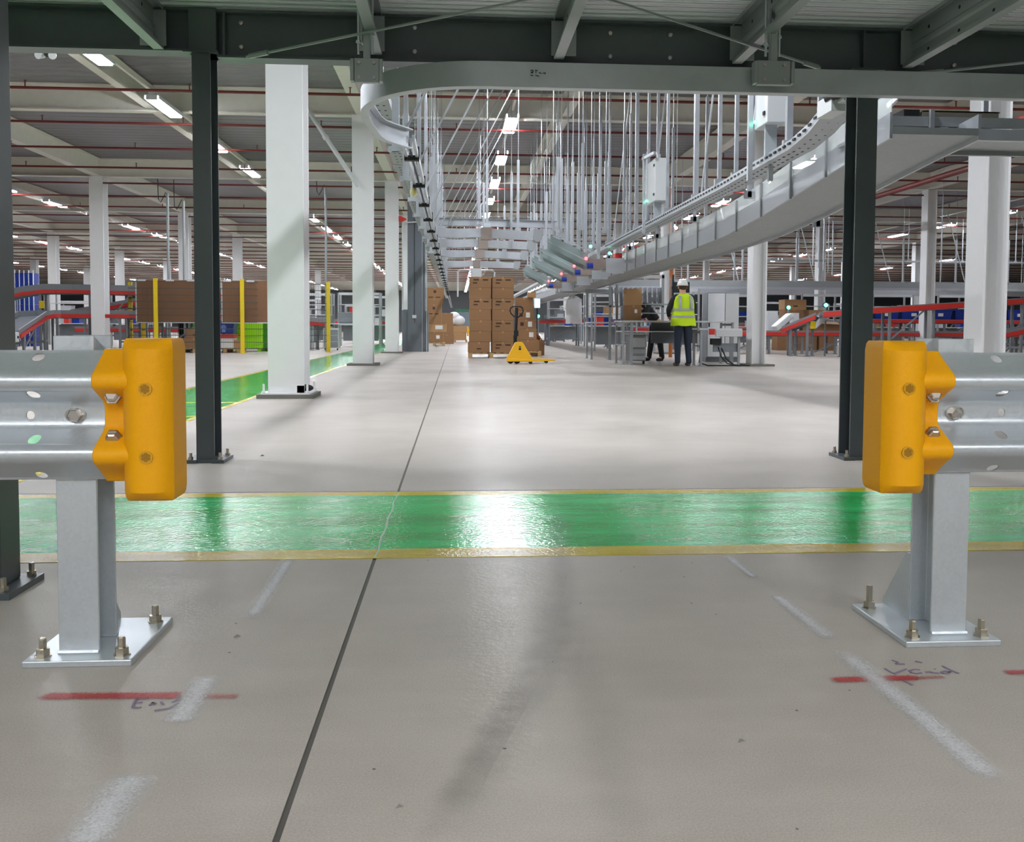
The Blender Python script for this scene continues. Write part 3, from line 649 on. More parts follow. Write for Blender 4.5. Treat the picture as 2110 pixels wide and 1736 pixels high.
for rr, (x, y, z, w_, d_, h_) in (('nearest the platform', (2.585,7.5,2.53,.165,.33,.62)), ('hung over the benches', (2.60,11.85,2.475,.18,.55,.56))):
    t = thing('control_box', f'white control cabinet {rr} beside the slotted tray', 'cabinet', (x,y,z))
    MB().box(x,x+w_,y,y+d_,z,z+h_).build('enclosure', LGREY, t, bev=.006)
    for dz in (.09,h_-.09): MB().box(x-.012,x,y+.05,y+.09,z+dz-.015,z+dz+.015).build('lock', BLACK, t)
    MB().ball((x-.012,y+d_-.05,z+.06),.014).build('signal_lamp', LEDG, t)
    s_ = MB().box(x-.05,x-.01,y+d_,y+d_+.04,2.1,z+h_+.15).box(x+w_-.03,x+w_+.01,y+d_,y+d_+.04,2.1,z+h_+.15).bar((x-.03,y-.1,z+h_+.04),(x-.03,y+d_+.1,z+h_+.10),.04,.04); s_.build('strut_frame', GALVF, t)
    MB().box(x+.02,x+.12,y+d_*.3,y+d_*.3+.03,2.27,z).build('back_plate', GALV, t)
# cross tracks over the aisle
cb = thing('cross_beam', 'pale perforated crossbeam over the aisle above the cross tracks', 'beam', (.8,18.3,2.8))
MB().prof((-.45,18.3,2.82),(2.25,18.3,2.78), chan(.08,.15,.006)).build('channel', GALVF, cb)
for x in (-.3,.45,1.1,2.0): mb = MB(); hanger(mb, x, 18.3, 2.85, 3.9, .045); mb.build('hanger', GALVF, cb)
for i, D in enumerate((15.6,17.5,20.0,23.2)):
    t = thing('cross_track', f'bowed pale overhead track crossing the aisle, {ORD[i]} from the front', 'conveyor', (.4,D,2.3), 0, 'cross tracks over the aisle')
    xe = 1.35+.05*i
    path = [(-.44,D-1.4,2.31)]+arc(.06,D-.5,.5,180,90,2.31,6)[1:]+[(.3,D+.02,2.325),(.55,D,2.32),(.8,D-.04,2.30),(xe,D-.10,2.27)]
    MB().sweep(path, [(0,0),(.10,0),(.10,.15),(0,.15)]).build('track_band', GALVF, t, smooth=30)
    MB().box(.42,.60,D-.13,D+.12,2.29,2.49).build('joint_cover', mat('taupe cover', srgb(150,136,128), .5), t); MB().box(.46,.58,D-.12,D-.02,2.46,2.56).build('clamp', GALV, t)
    for x in (.52,1.05): mb = MB(); hanger(mb, x, D, 2.44, 3.65-.1*i, .045); mb.build('hanger', GALVF, t)
    h = MB().tube((xe+.02,D-.22,2.33),(xe+.02,D+.05,2.33),.085,12).box(xe-.05,xe+.12,D-.2,D,2.36,2.46).build('end_hood', GALVD, t, smooth=40)
    u = thing('sorter_chute', f'tilted galvanised sorter chute with red lamp, {ORD[i]} from the front', 'chute', (xe+.5,D,2), 0, 'sorter chutes')
    a = Vector((xe+.22,D-.15,2.22)); b_ = Vector((xe+.82,D-.35,1.90))
    MB().bar(a, b_, .5, .012, up=(.5,0,1)).build('chute_plate', GALVD, u)
    for dy in (-.26,.26): MB().add([a+Vector((0,dy,-.10)),b_+Vector((0,dy,-.10)),b_+Vector((0,dy,.12)),a+Vector((0,dy,.12)),a+Vector((0,dy+.01,-.10)),b_+Vector((0,dy+.01,-.10)),b_+Vector((0,dy+.01,.12)),a+Vector((0,dy+.01,.12))],[(0,1,2,3),(7,6,5,4),(0,4,5,1),(2,6,7,3),(1,5,6,2),(0,3,7,4)]).build('side_plate', mat('frosted chute side', srgb(150,166,166), .35, alpha=.75), u)
    MB().bar(a+Vector((0,-.28,.14)), b_+Vector((.2,-.28,.10)), .02, .02).build('edge_bar', GALVF, u)
    MB().box(b_.x,b_.x+.3,b_.y-.25,b_.y+.25,b_.z-.12,b_.z+.04).build('transfer_box', mat('taupe cover', srgb(150,136,128), .5), u)
    MB().ball((b_.x-.03,b_.y-.28,b_.z+.04),.028).build('red_lamp', LEDR, u); MB().tube((b_.x-.02,b_.y-.30,b_.z-.08),(b_.x+.08,b_.y-.30,b_.z-.08),.05,8).build('motor', BLUE, u)
    for x in (b_.x-.1, b_.x+.25): mb = MB(); hanger(mb, x, b_.y+.2, b_.z, 3.3+.12*((i*3+1) % 3), .05); mb.build('hanger', GALVF, u)
    MB().box(b_.x+.31,b_.x+.56,b_.y-.2,b_.y+.2,b_.z-.16,b_.z-.02).box(b_.x+.3,b_.x+.6,b_.y-.3,b_.y-.26,b_.z-.2,b_.z+.05).build('belt_unit', GALVF, u)
for i, (px, py, D) in enumerate(((1273,530,15.5),(1240,543,17.5),(1208,559,20))):
    p = at(px,py,D); t = thing('drive_motor', f'red boxed drive motor on the pale trough, {ORD[i]} from the front', 'motor', (p.x,p.y,p.z), 0, 'red drive motors')
    MB().box(p.x-.06,p.x+.06,D-.1,D+.1,p.z-.055,p.z+.06).build('housing', RED, t, bev=.01); MB().tube((p.x,D,p.z+.05),(p.x,D,p.z+.16),.03,8).build('gearbox', LGREY, t); MB().box(p.x-.03,3.0,D-.03,D+.03,p.z-.10,p.z-.05).build('mount', GALV, t)
# forest of hangers over the sorter
pos = sorted(((1.55+(i*37 % 23)/23*1.25, 13.5+(i*53 % 29)/29*12, i) for i in range(26)), key=lambda q: q[0]/q[1])
for k, (x, y, i) in enumerate(pos):
    mb = MB(); hanger(mb, x, y, 2.15+.1*(i % 3), 3.3+.5*((i*7) % 5)/5, .042)
    tag(mb.build('suspension_strut', GALVF), f'galvanised suspension strut over the sorter, {ORD[k]} from the left', 'strut', 'struts over the sorter')
for i, (px, py, D, e) in enumerate(((1217,508,15,LEDG),(1256,522,16,LEDG),(1393,470,14,M_emit('small white lamp',(1,1,.9,1),8)))):
    p = at(px, py, D); t = tag(MB().ball((p.x,p.y,p.z),.026).build('signal_lamp', e), ('green signal lamp hanging over the sorter chutes','small green signal lamp right of the sorter chutes','small white lamp on the orange pipe')[i], 'lamp'); MB().tube((p.x,p.y,p.z+.02),(p.x,p.y,5.578),.006,5).build('stem', GALVD, t)
p = at(1384,520,24); tag(MB().tube((p.x,24,0),(p.x,24,4.5),.05,10).build('orange_pipe', mat('orange paint', srgb(186,104,40), .5), smooth=40), 'orange standpipe beside the white column behind the benches', 'pipe')
# right-hand elevated conveyor and trays deep in the hall
t = thing('elevated_conveyor', 'long level galvanised conveyor hung high across the right of the hall', 'conveyor', (12,31,2.2))
MB().box(5.2,30,30.7,31.5,2.18,2.42).build('bed', GALVD, t); MB().box(5.2,30,30.66,30.7,2.12,2.20).build('side_frame', GALVF, t)
for k in range(12): mb = MB(); hanger(mb, 6+1.9*k, 30.7, 2.4, 3.9, .05); mb.build('hanger', GALVF, t)
for k in range(7): MB().tube((7+2.7*k,30.8,2.42),(6.4+2.7*k,31,4.9),.02,6).build('brace_tube', GALVF, t)
t = thing('elevated_conveyor', 'second galvanised conveyor hung lower and deeper across the right', 'conveyor', (14,36,1.9))
MB().box(5,34,36,36.8,2.15,2.35).build('bed', GALVF, t)
for k in range(10): mb = MB(); hanger(mb, 6+2.6*k, 36.1, 2.35, 3.8, .06); mb.build('hanger', GALVF, t)
t = thing('cable_ladder', 'thin pale cable ladder hung above the right conveyors', 'tray', (13,33,3.3))
MB().box(8,24,33,33.3,3.28,3.33).build('tray_sheet', GALVF, t)
for k in range(8): mb = MB(); hanger(mb, 8.5+2.1*k, 33.1, 3.3, 4.5, .03); mb.build('hanger', GALVF, t)
pos = sorted(((6+((i*41) % 31)*.6, 24+((i*17) % 13)*1.1, i) for i in range(22)), key=lambda q: q[0]/q[1])
for k, (x, y, i) in enumerate(pos):
    o = MB().tube((x,y,2.5 if i % 3 else 1.6),(x,y,3.9+(i % 4)*.3),.022 if i % 2 else .016,6).tube((x,y,3.5),(x,y,5.578),.007,5).build('suspension_rod', GALVF)
    tag(o, f'bright suspension rod over the right conveyors, {ORD[k]} from the left', 'strut', 'rods over the right conveyors')
for px, py, D, lb in ((345,400,27.4,'grey conduit drop pole with hooked cable left of the dark column'),(378,415,27.5,'grey conduit drop pole beside the white column left of the dark column'),(671,385,28.0,'tall thin conduit drop pole behind the yellow fence post')):
    p = at(px,py,D); t = thing('conduit_pole', lb, 'pole', (p.x,D,0))
    MB().tube((p.x,D,0),(p.x,D,p.z),.04 if px < 600 else .035,8).build('pole', GALVD, t, smooth=40)
    MB().poly([(p.x,D,p.z),(p.x-.05,D,p.z+.05),(p.x-.12,D,p.z-.1),(p.x-.2,D,p.z-.25),(p.x-.26,D,p.z-.15),(p.x-.27,D,p.z+.2),(p.x-.27,D,5.06)], .012, 5).build('cable', BLACK, t)
p = at(1000,445,22); tag(MB().box(-.05,.02,21.5,21.56,2.6,2.75).build('small_bracket', GALVF), 'small pale bracket under the aisle lamps', 'bracket')
bpy.data.objects.remove(bpy.data.objects['small_bracket'])
p = at(981,565,30); tag(MB().box(p.x-.18,p.x+.18,30,30.06,p.z-.3,p.z+.2).tube((p.x-.15,30.03,p.z+.2),(p.x-.15,30.03,3.6),.012,5).tube((p.x+.15,30.03,p.z+.2),(p.x+.15,30.03,3.6),.012,5).build('sign_board', LGREY), 'white panel hanging over the aisle just behind the carton stack', 'panel')
t = thing('portal_frame', 'white pipe portal frame hanging over the aisle beyond the cross tracks', 'frame', (.4,34,2.8))
MB().poly([(.05,34,1.9),(.05,34,2.82),(.12,34,2.9),(1.35,34,2.9),(1.42,34,2.82),(1.42,34,1.9)], .03, 8).tube((.3,34,2.9),(.3,34,5.578),.01,6).tube((1.15,34,2.9),(1.15,34,5.578),.01,6).build('pipe', LGREY, t, smooth=40)
# ================================================================== CARTONS, PALLETS, TRUCK
def pallet(x0, x1, y0, y1, label, z=0, wood=WOOD):
    t = thing('wooden_pallet', label, 'pallet', ((x0+x1)/2,(y0+y1)/2,z))
    W = x1-x0
    for k in range(3):
        xx = x0+(W-.10)*k/2
        for yy in (y0, (y0+y1)/2-.05, y1-.10): MB().box(xx,xx+.10,yy,yy+.10,z+.02,z+.10).build('block', wood, t)
        MB().box(xx,xx+.10,y0,y1,z,z+.02).build('bottom_board', wood, t)
    for yy in (y0, (y0+y1)/2-.05, y1-.10): MB().box(x0,x1,yy,yy+.10,z+.10,z+.12).build('stringer_board', wood, t)
    n = 7
    for k in range(n):
        xx = x0+(W-.10)*k/(n-1); MB().box(xx,xx+.10,y0,y1,z+.12,z+.14).build('deck_board', wood, t)
    return t
def carton(x, y, z, w_, d_, h_, label, group=None, m=CARD, prints=0, lab=None, rz=0, tape=True):
    """x, y: middle of the front face"""
    t = thing('carton', label, 'carton', (x,y,z), rz, group); L = dict(world=False)
    MB().box(-w_/2,w_/2,0,d_,0,h_).build('box_body', m, t, bev=.004, seg=1, **L)
    mb = MB().box(-w_/2,-.004,.002,d_-.002,h_,h_+.004).box(.004,w_/2,.002,d_-.002,h_,h_+.004); mb.build('top_flap', m, t, **L)
    if tape: MB().box(-.025,.025,-.002,d_,h_+.003,h_+.0055).box(-.025,.025,-.003,0,h_-.05,h_+.0055).build('tape', CARD2, t, **L)
    if prints:
        mb = MB()
        if prints == 1: mb.box(-w_*.32,-w_*.06,-.003,0,h_*.66,h_*.80).box(w_*.12,w_*.36,-.003,0,h_*.66,h_*.80).box(-w_*.34,-w_*.14,-.003,0,h_*.38,h_*.50)
        elif prints == 2: mb.box(-w_*.1,w_*.1,-.003,0,h_*.3,h_*.42)
        elif prints == 3: mb.lathe([(.06,0),(.06,.003)],12,Matrix.Translation((0,0,h_*.65)) @ Matrix.Rotation(R(90),4,'X')).box(-w_*.35,-w_*.1,-.003,0,h_*.1,h_*.18).box(w_*.05,w_*.3,-.003,0,h_*.1,h_*.18)
        elif prints == 4: mb.box(-w_*.3,-w_*.12,-.003,0,h_*.3,h_*.7)
        mb.build('print', PRINT, t, **L)
    if lab: MB().box(lab[0]*w_,lab[0]*w_+lab[2],-.004,0,lab[1]*h_,lab[1]*h_+lab[3]).build('label', PAPER, t, **L)
    return t
px0 = at(967,735,23.0).x; px1 = at(1058,735,23.0).x; Y = 23.0
pallet(px0-.02, px1+.02, Y, Y+.85, 'wooden pallet under the tall stack of brown cartons', wood=WOOD)
cw = (px1-px0-.03)/2; ch = .268; z = .142
for r_ in range(7):
    for c in range(2):
        pr = {0:(2,1),1:(0,0),2:(0,1),3:(0,0),4:(1,1),5:(0,0),6:(1,1)}[r_][c]
        nm = ('bottom','second','third','fourth','fifth','sixth','top')[r_]
        j = (-.03 if r_ == 0 else 0)+(.015 if r_ in (2,4) else 0)
        carton(px0+cw/2+c*(cw+.03)+j*(1-c), Y+.02-(.02 if r_ == 0 else 0), z+r_*(ch+.006), cw, .75, ch, f'brown carton on the aisle pallet stack, {nm} of its {"left" if c == 0 else "right"} column', 'cartons on the aisle pallet', CARD, pr)
# stack behind the pallet truck
X = at(1086,730,24.5).x; pallet(X-.42,X+.38,24.4,25.2,'low pallet under the labelled cartons behind the yellow truck')
for i, (dx, w_, h_, lb) in enumerate(((0.02,.62,.30,None),(0,.52,.30,(.1,.25,.12,.13)),(-.03,.52,.24,(.1,.2,.11,.14)),(-.06,.5,.24,(.05,.2,.11,.14)),(-.08,.48,.34,None))):
    carton(X+dx, 24.5, .142+sum((.306,.306,.246,.246,.346)[:i]), w_, .5, h_, f'carton stacked behind the yellow pallet truck, {ORD[i]} from the bottom', 'cartons behind the pallet truck', CARD, 4 if i in (2,3) else 0, lb)
carton(X+.12, 24.45, .142+1.45, .22, .3, .14, 'small pale carton topping the labelled stack behind the truck handle', None, CARD2)
carton(X+.36, 25.4, .0, .4, .4, .42, 'half hidden carton on the floor right of the labelled stack', None, CARD)
q = at(1112,700,25.6); t = thing('cardboard_flap', 'loose cardboard sheet leaning out from the labelled stack', 'cardboard', (q.x,25.6,0)); MB().bar((q.x-.25,25.6,.85),(q.x+.15,25.6,.30),.3,.01,up=(.6,0,1)).bar((q.x-.1,25.75,0),(q.x-.1,25.75,.55),.25,.01).build('sheet', CARD, t)
# pallet truck
tx = at(1072,748,19.6).x; ty = 19.6
t = thing('pallet_truck', 'yellow hand pallet truck parked with a black loop handle', 'pallet truck', (tx,ty,0))
mb = MB(); hh = .47
fr = [(-.29,.06),(.25,.06),(.27,.10),(.06,.455),(.03,.475),(-.09,.475),(-.12,.455),(-.295,.12)]
mb.loft([[(tx+a,ty-.02,z) for a,z in fr],[(tx+a,ty+.10,z) for a,z in fr]]); mb.build('body_plate', TRUCK, t, bev=.012)
MB().add([(tx-.30,ty-.05,.05),(tx+.20,ty-.05,.05),(tx+.20,ty+.14,.05),(tx-.30,ty+.14,.05),(tx-.28,ty-.05,.12),(tx+.20,ty-.05,.10),(tx+.20,ty+.14,.10),(tx-.28,ty+.14,.12)],[(3,2,1,0),(4,5,6,7),(0,1,5,4),(1,2,6,5),(2,3,7,6),(3,0,4,7)]).build('foot_skirt', TRUCK, t, bev=.01)
for y0, xe, nm in ((ty-.06,.42,0),(ty+.30,.80,1)):
    f = MB().loft([[(tx+.1,y0,.045),(tx+.1,y0+.16,.045),(tx+.1,y0+.16,.105),(tx+.1,y0,.105)],[(tx+xe-.12,y0,.05),(tx+xe-.12,y0+.16,.05),(tx+xe-.12,y0+.16,.10),(tx+xe-.12,y0,.10)],[(tx+xe,y0+.04,.055),(tx+xe,y0+.12,.055),(tx+xe,y0+.12,.085),(tx+xe,y0+.04,.085)]]).build('fork', TRUCK, t, bev=.008)
    MB().lathe([(.04,-.05),(.04,.05)],12,Matrix.Translation((tx+xe-.2,y0+.08,.04)) @ Matrix.Rotation(R(90),4,'X')).build('fork_roller', BLACK, t, smooth=40)
for dx in (-.08,.06): MB().lathe([(.085,-.03),(.085,.03)],16,Matrix.Translation((tx+dx-.12,ty+.2,.085)) @ Matrix.Rotation(R(90),4,'X')).build('steer_wheel', BLACK, t, smooth=40)
MB().box(tx-.035,tx+.015,ty-.026,ty-.02,.30,.35).box(tx-.03,tx+.01,ty-.026,ty-.02,.36,.385).build('plate_print', BLACK, t)
hx = tx-.075
MB().tube((hx+.0,ty+.20,.08),(hx-.01,ty+.18,.45),.06,12).tube((hx-.02,ty+.18,.15),(hx-.03,ty+.16,.62),.04,10).build('pump', BLACK, t, smooth=40)
MB().tube((hx-.02,ty+.16,.55),(hx+.0,ty+.13,1.22),.033,10).box(hx-.06,hx+.04,ty+.10,ty+.18,.60,.72).build('tiller', BLACK, t, smooth=40)
lp = [(hx,ty+.13,1.0),(hx-.06,ty+.13,1.03),(hx-.12,ty+.13,1.09),(hx-.145,ty+.13,1.15),(hx-.13,ty+.13,1.21),(hx-.08,ty+.13,1.245),(hx,ty+.13,1.25),(hx+.08,ty+.13,1.245),(hx+.13,ty+.13,1.21),(hx+.145,ty+.13,1.15),(hx+.12,ty+.13,1.09),(hx+.06,ty+.13,1.03),(hx,ty+.13,1.0)]
MB().poly(lp, .016, 8).build('loop_handle', BLACK, t, smooth=50)
# cartons by the grey enclosure on the left of the aisle
X = at(896,700,37).x; pallet(X-.45,X+.40,37,37.9,'pallet under the carton stack beside the grey column cladding')
zz = .142
for i, (w_, h_, dx, pr, lb) in enumerate(((.74,.42,-.02,0,(.1,.35,.14,.14)),(.82,.30,.06,0,(-.05,.35,.3,.16)),(.66,.36,-.06,0,None),(.62,.44,-.04,3,None),(.68,.22,-.02,0,None),(.74,.44,0,3,None))):
    carton(X+dx, 37.05, zz, w_, .6, h_, f'carton beside the grey column cladding, {ORD[i]} from the bottom', 'cartons by the grey cladding', CARD2 if i in (1,) else CARD, pr, lb); zz += h_+.006
X2 = at(921,690,41).x; zz = 0
for i, h_ in enumerate((.42,.5,.45)):
    carton(X2-.02*i, 41, zz, .62, .6, h_, f'carton in the narrow stack behind the grey cladding stack, {ORD[i]} from the bottom', 'narrow stack of cartons', CARD); zz += h_+.006
X3 = at(938,690,45).x; pallet(X3-.62,X3+.6,45,46,'far pallet carrying the white bags left of the aisle')
carton(X3, 45.0, .142, 1.1, .8, .36, 'wide carton with two paper labels on the far pallet', None, CARD2, 0, (-.35,.4,.3,.14)); MB
carton(X3+.02, 45.0, .51, 1.15, .8, .30, 'upper wide carton on the far pallet under the white bags', None, CARD2)
for i, (dx, s, z) in enumerate(((-.2,.32,1.05),(.15,.34,1.08),(-.05,.28,1.30))):
    tag(MB().ball((X3+dx,45.3,z),s,1,.8,.75,14,8).build('plastic_bag', mat('white bag', srgb(222,220,218), .5, bump=.8, bscale=9), smooth=60), f'crumpled white plastic bag on the far pallet, {("left","right","upper")[i]} one', 'bag', 'white bags on the far pallet')
tag(MB().tube((X3+.66,44.9,.55),(X3+.66,45.3,.55),.09,10).box(X3+.58,X3+.66,44.95,45.2,.3,.8).build('yellow_strap_roll', TRUCK, smooth=40), 'yellow strapping roll at the end of the far pallet', 'roll')
# grey cladding around the column left of the aisle
p0 = at(852,725,28.7); t = thing('column_cladding', 'tall slate grey sheet cladding enclosing a column beside the carton stack', 'enclosure', (p0.x,28.7,0))
xa, xb = at(840,725,28.7).x, at(876,725,28.7).x
MB().box(xa,xb-.10,28.7,29.2,0,5.0).build('front_sheet', DGREY, t); MB().box(xb-.09,xb,28.72,29.3,0,5.0).build('side_sheet', DGREY, t)
MB().bar((xb-.09,28.7,0),(xb-.09,28.7,5.0),.02,.02).build('corner_trim', GALVF, t); MB().bar(((xa+xb)/2-.06,28.69,.9),((xa+xb)/2-.06,28.69,4.4),.012,.01).build('cable', BLACK, t)
MB().box(at(828,725,28.6).x,xa,28.75,29.3,0,1.32).box(xb,at(882,725,28.6).x,28.75,29.3,0,1.28).build('low_guard', DGREY, t); MB().box((xa+xb)/2-.13,(xa+xb)/2,28.67,28.7,1.05,1.15).build('junction_box', LGREY, t)
MB().poly([(xa-.15,28.6,1.3),(xa-.15,28.6,3.9),(xa-.1,28.6,4.02),(xa+.4,28.6,4.05)],.022,6).build('pipe', LGREY, t)
MB().tube((xb+.05,28.6,0),(xb+.05,28.6,3.9),.018,6).build('conduit', GALVF, t)
p = at(817,455,27.6); tag(MB().lathe([(.09,0),(.10,.05),(.02,.22)],10,Matrix.Translation((-1.70,27.2,p.z)) @ Matrix.Rotation(R(90),4,'Y')).build('red_sounder', RED, smooth=40), 'red alarm sounder on the third white column', 'alarm')
# ================================================================== FENCED BAY (left)
fe = thing('mesh_fence', 'safety mesh fence with yellow posts across the left bay', 'fence', (-6,26.4,0)); FY = 26.4
fx = [at(315,700,FY).x-2.6, at(320,700,FY).x, at(500,700,FY).x, at(677,700,FY+1.6).x]
posts = [(at(322,700,FY).x,FY),(at(500,700,FY).x,FY),(at(677,700,FY+1.4).x,FY+1.4)]
for x, y in posts:
    pp = MB().box(x-.055,x+.055,y-.03,y+.03,.01,2.12).build('post', YELP, fe); MB().box(x-.09,x+.09,y-.06,y+.06,0,.012).build('foot_plate', YELP, pp)
for x, y in ((at(268,600,29).x,29),(at(296,690,30).x,30)):
    pp = MB().box(x-.06,x+.06,y-.03,y+.03,.0,2.15).build('post', YELP, fe)
    mb = MB()
    for k in range(6): mb.box(x-.065,x+.065,y-.035,y+.035,.3+.33*k,.33+.33*k)
    mb.build('black_bands', BLACK, pp, kind='stuff')
WIRE = mat('fence wire', srgb(70,72,68), .5)
def mesh_panel(x0, y0, x1, y1):
    mb = MB(); n = int(abs(x1-x0)/.058); a = Vector((x0,y0,0)); b_ = Vector((x1,y1,0))
    for k in range(n+1):
        q = a.lerp(b_, k/n); mb.box(q.x-.0022,q.x+.0022,q.y-.002,q.y+.002,.12,2.06)
    for k in range(11): mb.bar((x0,y0-.006,.13+.19*k),(x1,y1-.006,.13+.19*k),.008,.018)
    mb.build('wire_mesh', WIRE, fe, kind='stuff')
x3 = posts[0][0]-2.6
mesh_panel(posts[0][0]-.75,FY,posts[0][0],FY); mesh_panel(posts[0][0]+.06,FY,posts[1][0]-.06,FY); mesh_panel(posts[1][0]+.06,FY,posts[1][0]+2.0,FY+.9); mesh_panel(posts[1][0]+2.0,FY+.9,posts[2][0]-.06,FY+1.4)
for i, (pa, pb) in enumerate(((283,404),(459,559))):
    xa, xb = at(pa,620,26.6).x, at(pb,620,26.6).x
    t = thing('brown_board', f'brown board hung behind the mesh fence, {("left of the dark column","right of the dark column")[i]}', 'board', ((xa+xb)/2,26.6,.9))
    MB().box(xa,xb,26.55,26.60,.89,2.08).build('board_sheet', BOARD, t)
    MB().box(xa-.03,xa,26.54,26.61,.87,2.08).box(xa-.03,xb,26.54,26.61,.86,.89).build('edge_trim', LGREY, t)
    for k, fx_ in enumerate((.02,.5,.86) if i == 0 else (.02,.5)): MB().box(xa+(xb-xa)*fx_,xa+(xb-xa)*fx_+.22,26.53,26.62,2.04,2.10).build('clip', LGREY, t)
for i, (pa, pb, D, zt, m_, lb) in enumerate(((480,540,28.2,.92,LIME,'lime green bulk bin behind the fence, larger front face'),(541,558,28.4,.92,LIMED,'dark green bin tucked beside the lime bin'),(388,398,28.6,.88,LIMED,'dark green bin behind the cartons left of the dark column'))):
    xa, xb = at(pa,700,D).x, at(pb,700,D).x; t = thing('bulk_bin', lb, 'bin', ((xa+xb)/2,D,0))
    MB().box(xa,xb,D,D+.8,.10,zt).build('tub', m_, t, bev=.02)
    for k in range(3): MB().box(xa+.01,xb-.01,D-.015,D,.22+.24*k,.24+.24*k).build('rib', m_, t)
    MB().box(xa-.02,xb+.02,D-.02,D+.82,zt,zt+.04).build('rim', m_, t)
    for xx in (xa+.05,xb-.15): MB().box(xx,xx+.10,D+.05,D+.75,0,.10).build('runner', m_, t)
xa, xb = at(370,710,28.5).x, at(388,710,28.5).x
tag(MB().box(xa,xb,28.5,28.55,0,.95).box(xa,xa+.03,28.4,28.5,0,.95).build('black_panel', BLACK), 'black board standing behind the fence beside the cartons', 'panel')
xc = at(399,720,27.2).x; pallet(xc-.35,xc+.5,27.0,27.8,'low pallet under the two cartons behind the dark column')
carton(xc+.05,27.05,.142,.7,.5,.28,'lower wide carton left of the dark column',None,CARD,0,None); carton(xc+.08,27.05,.428,.5,.5,.26,'upper carton with dark print left of the dark column',None,CARD,2)
carton(xc+.18,27.3,.694,.2,.3,.18,'small open carton on top left of the dark column',None,CARD2)
xp = at(468,722,27.2).x; pallet(xp-.45,xp+.42,27.0,27.8,'pallet with the blue crate right of the dark column')
t = tag(MB().box(xp-.30,xp+.22,27.05,27.55,.142,.42).build('white_carton', PAPER), 'white box on the pallet under the blue crate', 'box')
t = tag(MB().box(xp-.32,xp+.24,27.03,27.57,.425,.54).build('red_tray', RED, bev=.01), 'red tray between the white box and blue crate', 'tray')
t = thing('crate', 'blue plastic crate with pale emblem atop the red tray', 'crate', (xp,27.1,.55))
MB().loft([[(xp-.26,27.06,.55),(xp+.2,27.06,.55),(xp+.2,27.5,.55),(xp-.26,27.5,.55)],[(xp-.30,27.02,.92),(xp+.25,27.02,.92),(xp+.25,27.54,.92),(xp-.30,27.54,.92)]]).build('tub', BLUE, t, bev=.01); MB().box(xp-.32,xp+.27,27.0,27.56,.90,.94).build('rim', BLUE, t)
MB().lathe([(.08,0),(.08,.01)],12,Matrix.Translation((xp-.05,27.03,.74)) @ Matrix.Rotation(R(90),4,'X')).box(xp-.10,xp+.0,27.02,27.035,.60,.66).build('emblem', mat('pale blue print', srgb(120,150,220), .5), t)
carton(xp+.33,27.1,.142,.25,.4,.22,'small open carton beside the white box on the pallet',None,CARD2,0,None,.3)
# ================================================================== BELT CONVEYORS
def belt_conv(label, path, wd, legs, side=.16, rail=True, m_side=MGREY, rail_h=.07, under=None, group=None):
    t = thing('belt_conveyor', label, 'conveyor', Vector(path[0])*Vector((1,1,0)).normalized().length if False else (path[0][0],path[0][1],0), 0, group)
    h = wd/2
    MB().sweep(path, [(-h+.04,-.05),(h-.04,-.05),(h-.04,0),(-h+.04,0)]).build('belt', BELT, t)
    for s_ in (-1,1):
        MB().sweep(path, [(s_*h-.02,-.08),(s_*h+.02,-.08),(s_*h+.02,side),(s_*h-.02,side)]).build('side_frame', m_side, t)
        if rail: MB().sweep(path, [(s_*(h+.045)-.022,-.06),(s_*(h+.045)+.022,-.06),(s_*(h+.045)+.022,-.06+rail_h*1.5),(s_*(h+.045)-.022,-.06+rail_h*1.5)]).build('red_guard', RED, t)
    P = [Vector(p) for p in path]; Ls = [(P[i+1]-P[i]).length for i in range(len(P)-1)]; T = sum(Ls)
    for k in range(legs):
        d = T*(k+.5)/legs; i = 0
        while d > Ls[i]: d -= Ls[i]; i += 1
        q = P[i].lerp(P[i+1], d/Ls[i]); tt = (P[i+1]-P[i]); tt.z = 0; tt.normalize(); lat = Vector((tt.y,-tt.x,0))
        for s_ in (-1,1):
            c = q+lat*(s_*(h-.02)); MB().box(c.x-.03,c.x+.03,c.y-.03,c.y+.03,.0,q.z-.05).box(c.x-.06,c.x+.06,c.y-.06,c.y+.06,0,.015).build('leg', MGREY, t)
        a = q+lat*h; b_ = q-lat*h; MB().bar((a.x,a.y,.30),(b_.x,b_.y,.30),.04,.06).build('cross_tie', MGREY, t)
    for i in range(len(P)-1):
        if Ls[i] > 2.5:
            n = int(Ls[i]//2.2)
            for k in range(n):
                q0 = P[i].lerp(P[i+1], (k+.15)/n); q1 = P[i].lerp(P[i+1], (k+.6)/n); dd = (P[i+1]-P[i]).normalized(); lt = Vector((dd.y,-dd.x,0))*(h-.02)
                MB().bar((q0.x+lt.x,q0.y+lt.y,.06),(q1.x+lt.x,q1.y+lt.y,q1.z-.06),.03,.04).build('diagonal_brace', MGREY, t)
    return t
t = belt_conv('grey belt conveyor rising from a white end roller at the far left', [(-11.75,24.4,.50),(-12.15,27.0,1.02),(-12.0,27.5,1.06),(-11.6,27.75,1.06),(-6.4,27.85,1.06)], .8, 9)
e = at(34,690,24.3); MB().box(-12.2,-11.3,24.2,24.4,.34,.60).build('end_roller_box', LGREY, t, bev=.03); MB().tube((-11.31,24.3,.47),(-11.29,24.3,.47),.04,8).build('shaft_end', BLACK, t)
belt_conv('high grey conveyor with red guards above the far left', [(-14.6,28.2,1.25),(-13.0,28.5,1.72),(-12.4,28.6,1.80),(-11.6,28.7,1.80),(-6.0,28.9,1.72)], .7, 6, .22)
belt_conv('short inclined red guarded conveyor under the high left conveyor', [(-12.4,30.4,1.12),(-9.6,30.6,1.66),(-9.0,30.6,1.68)], .5, 3)
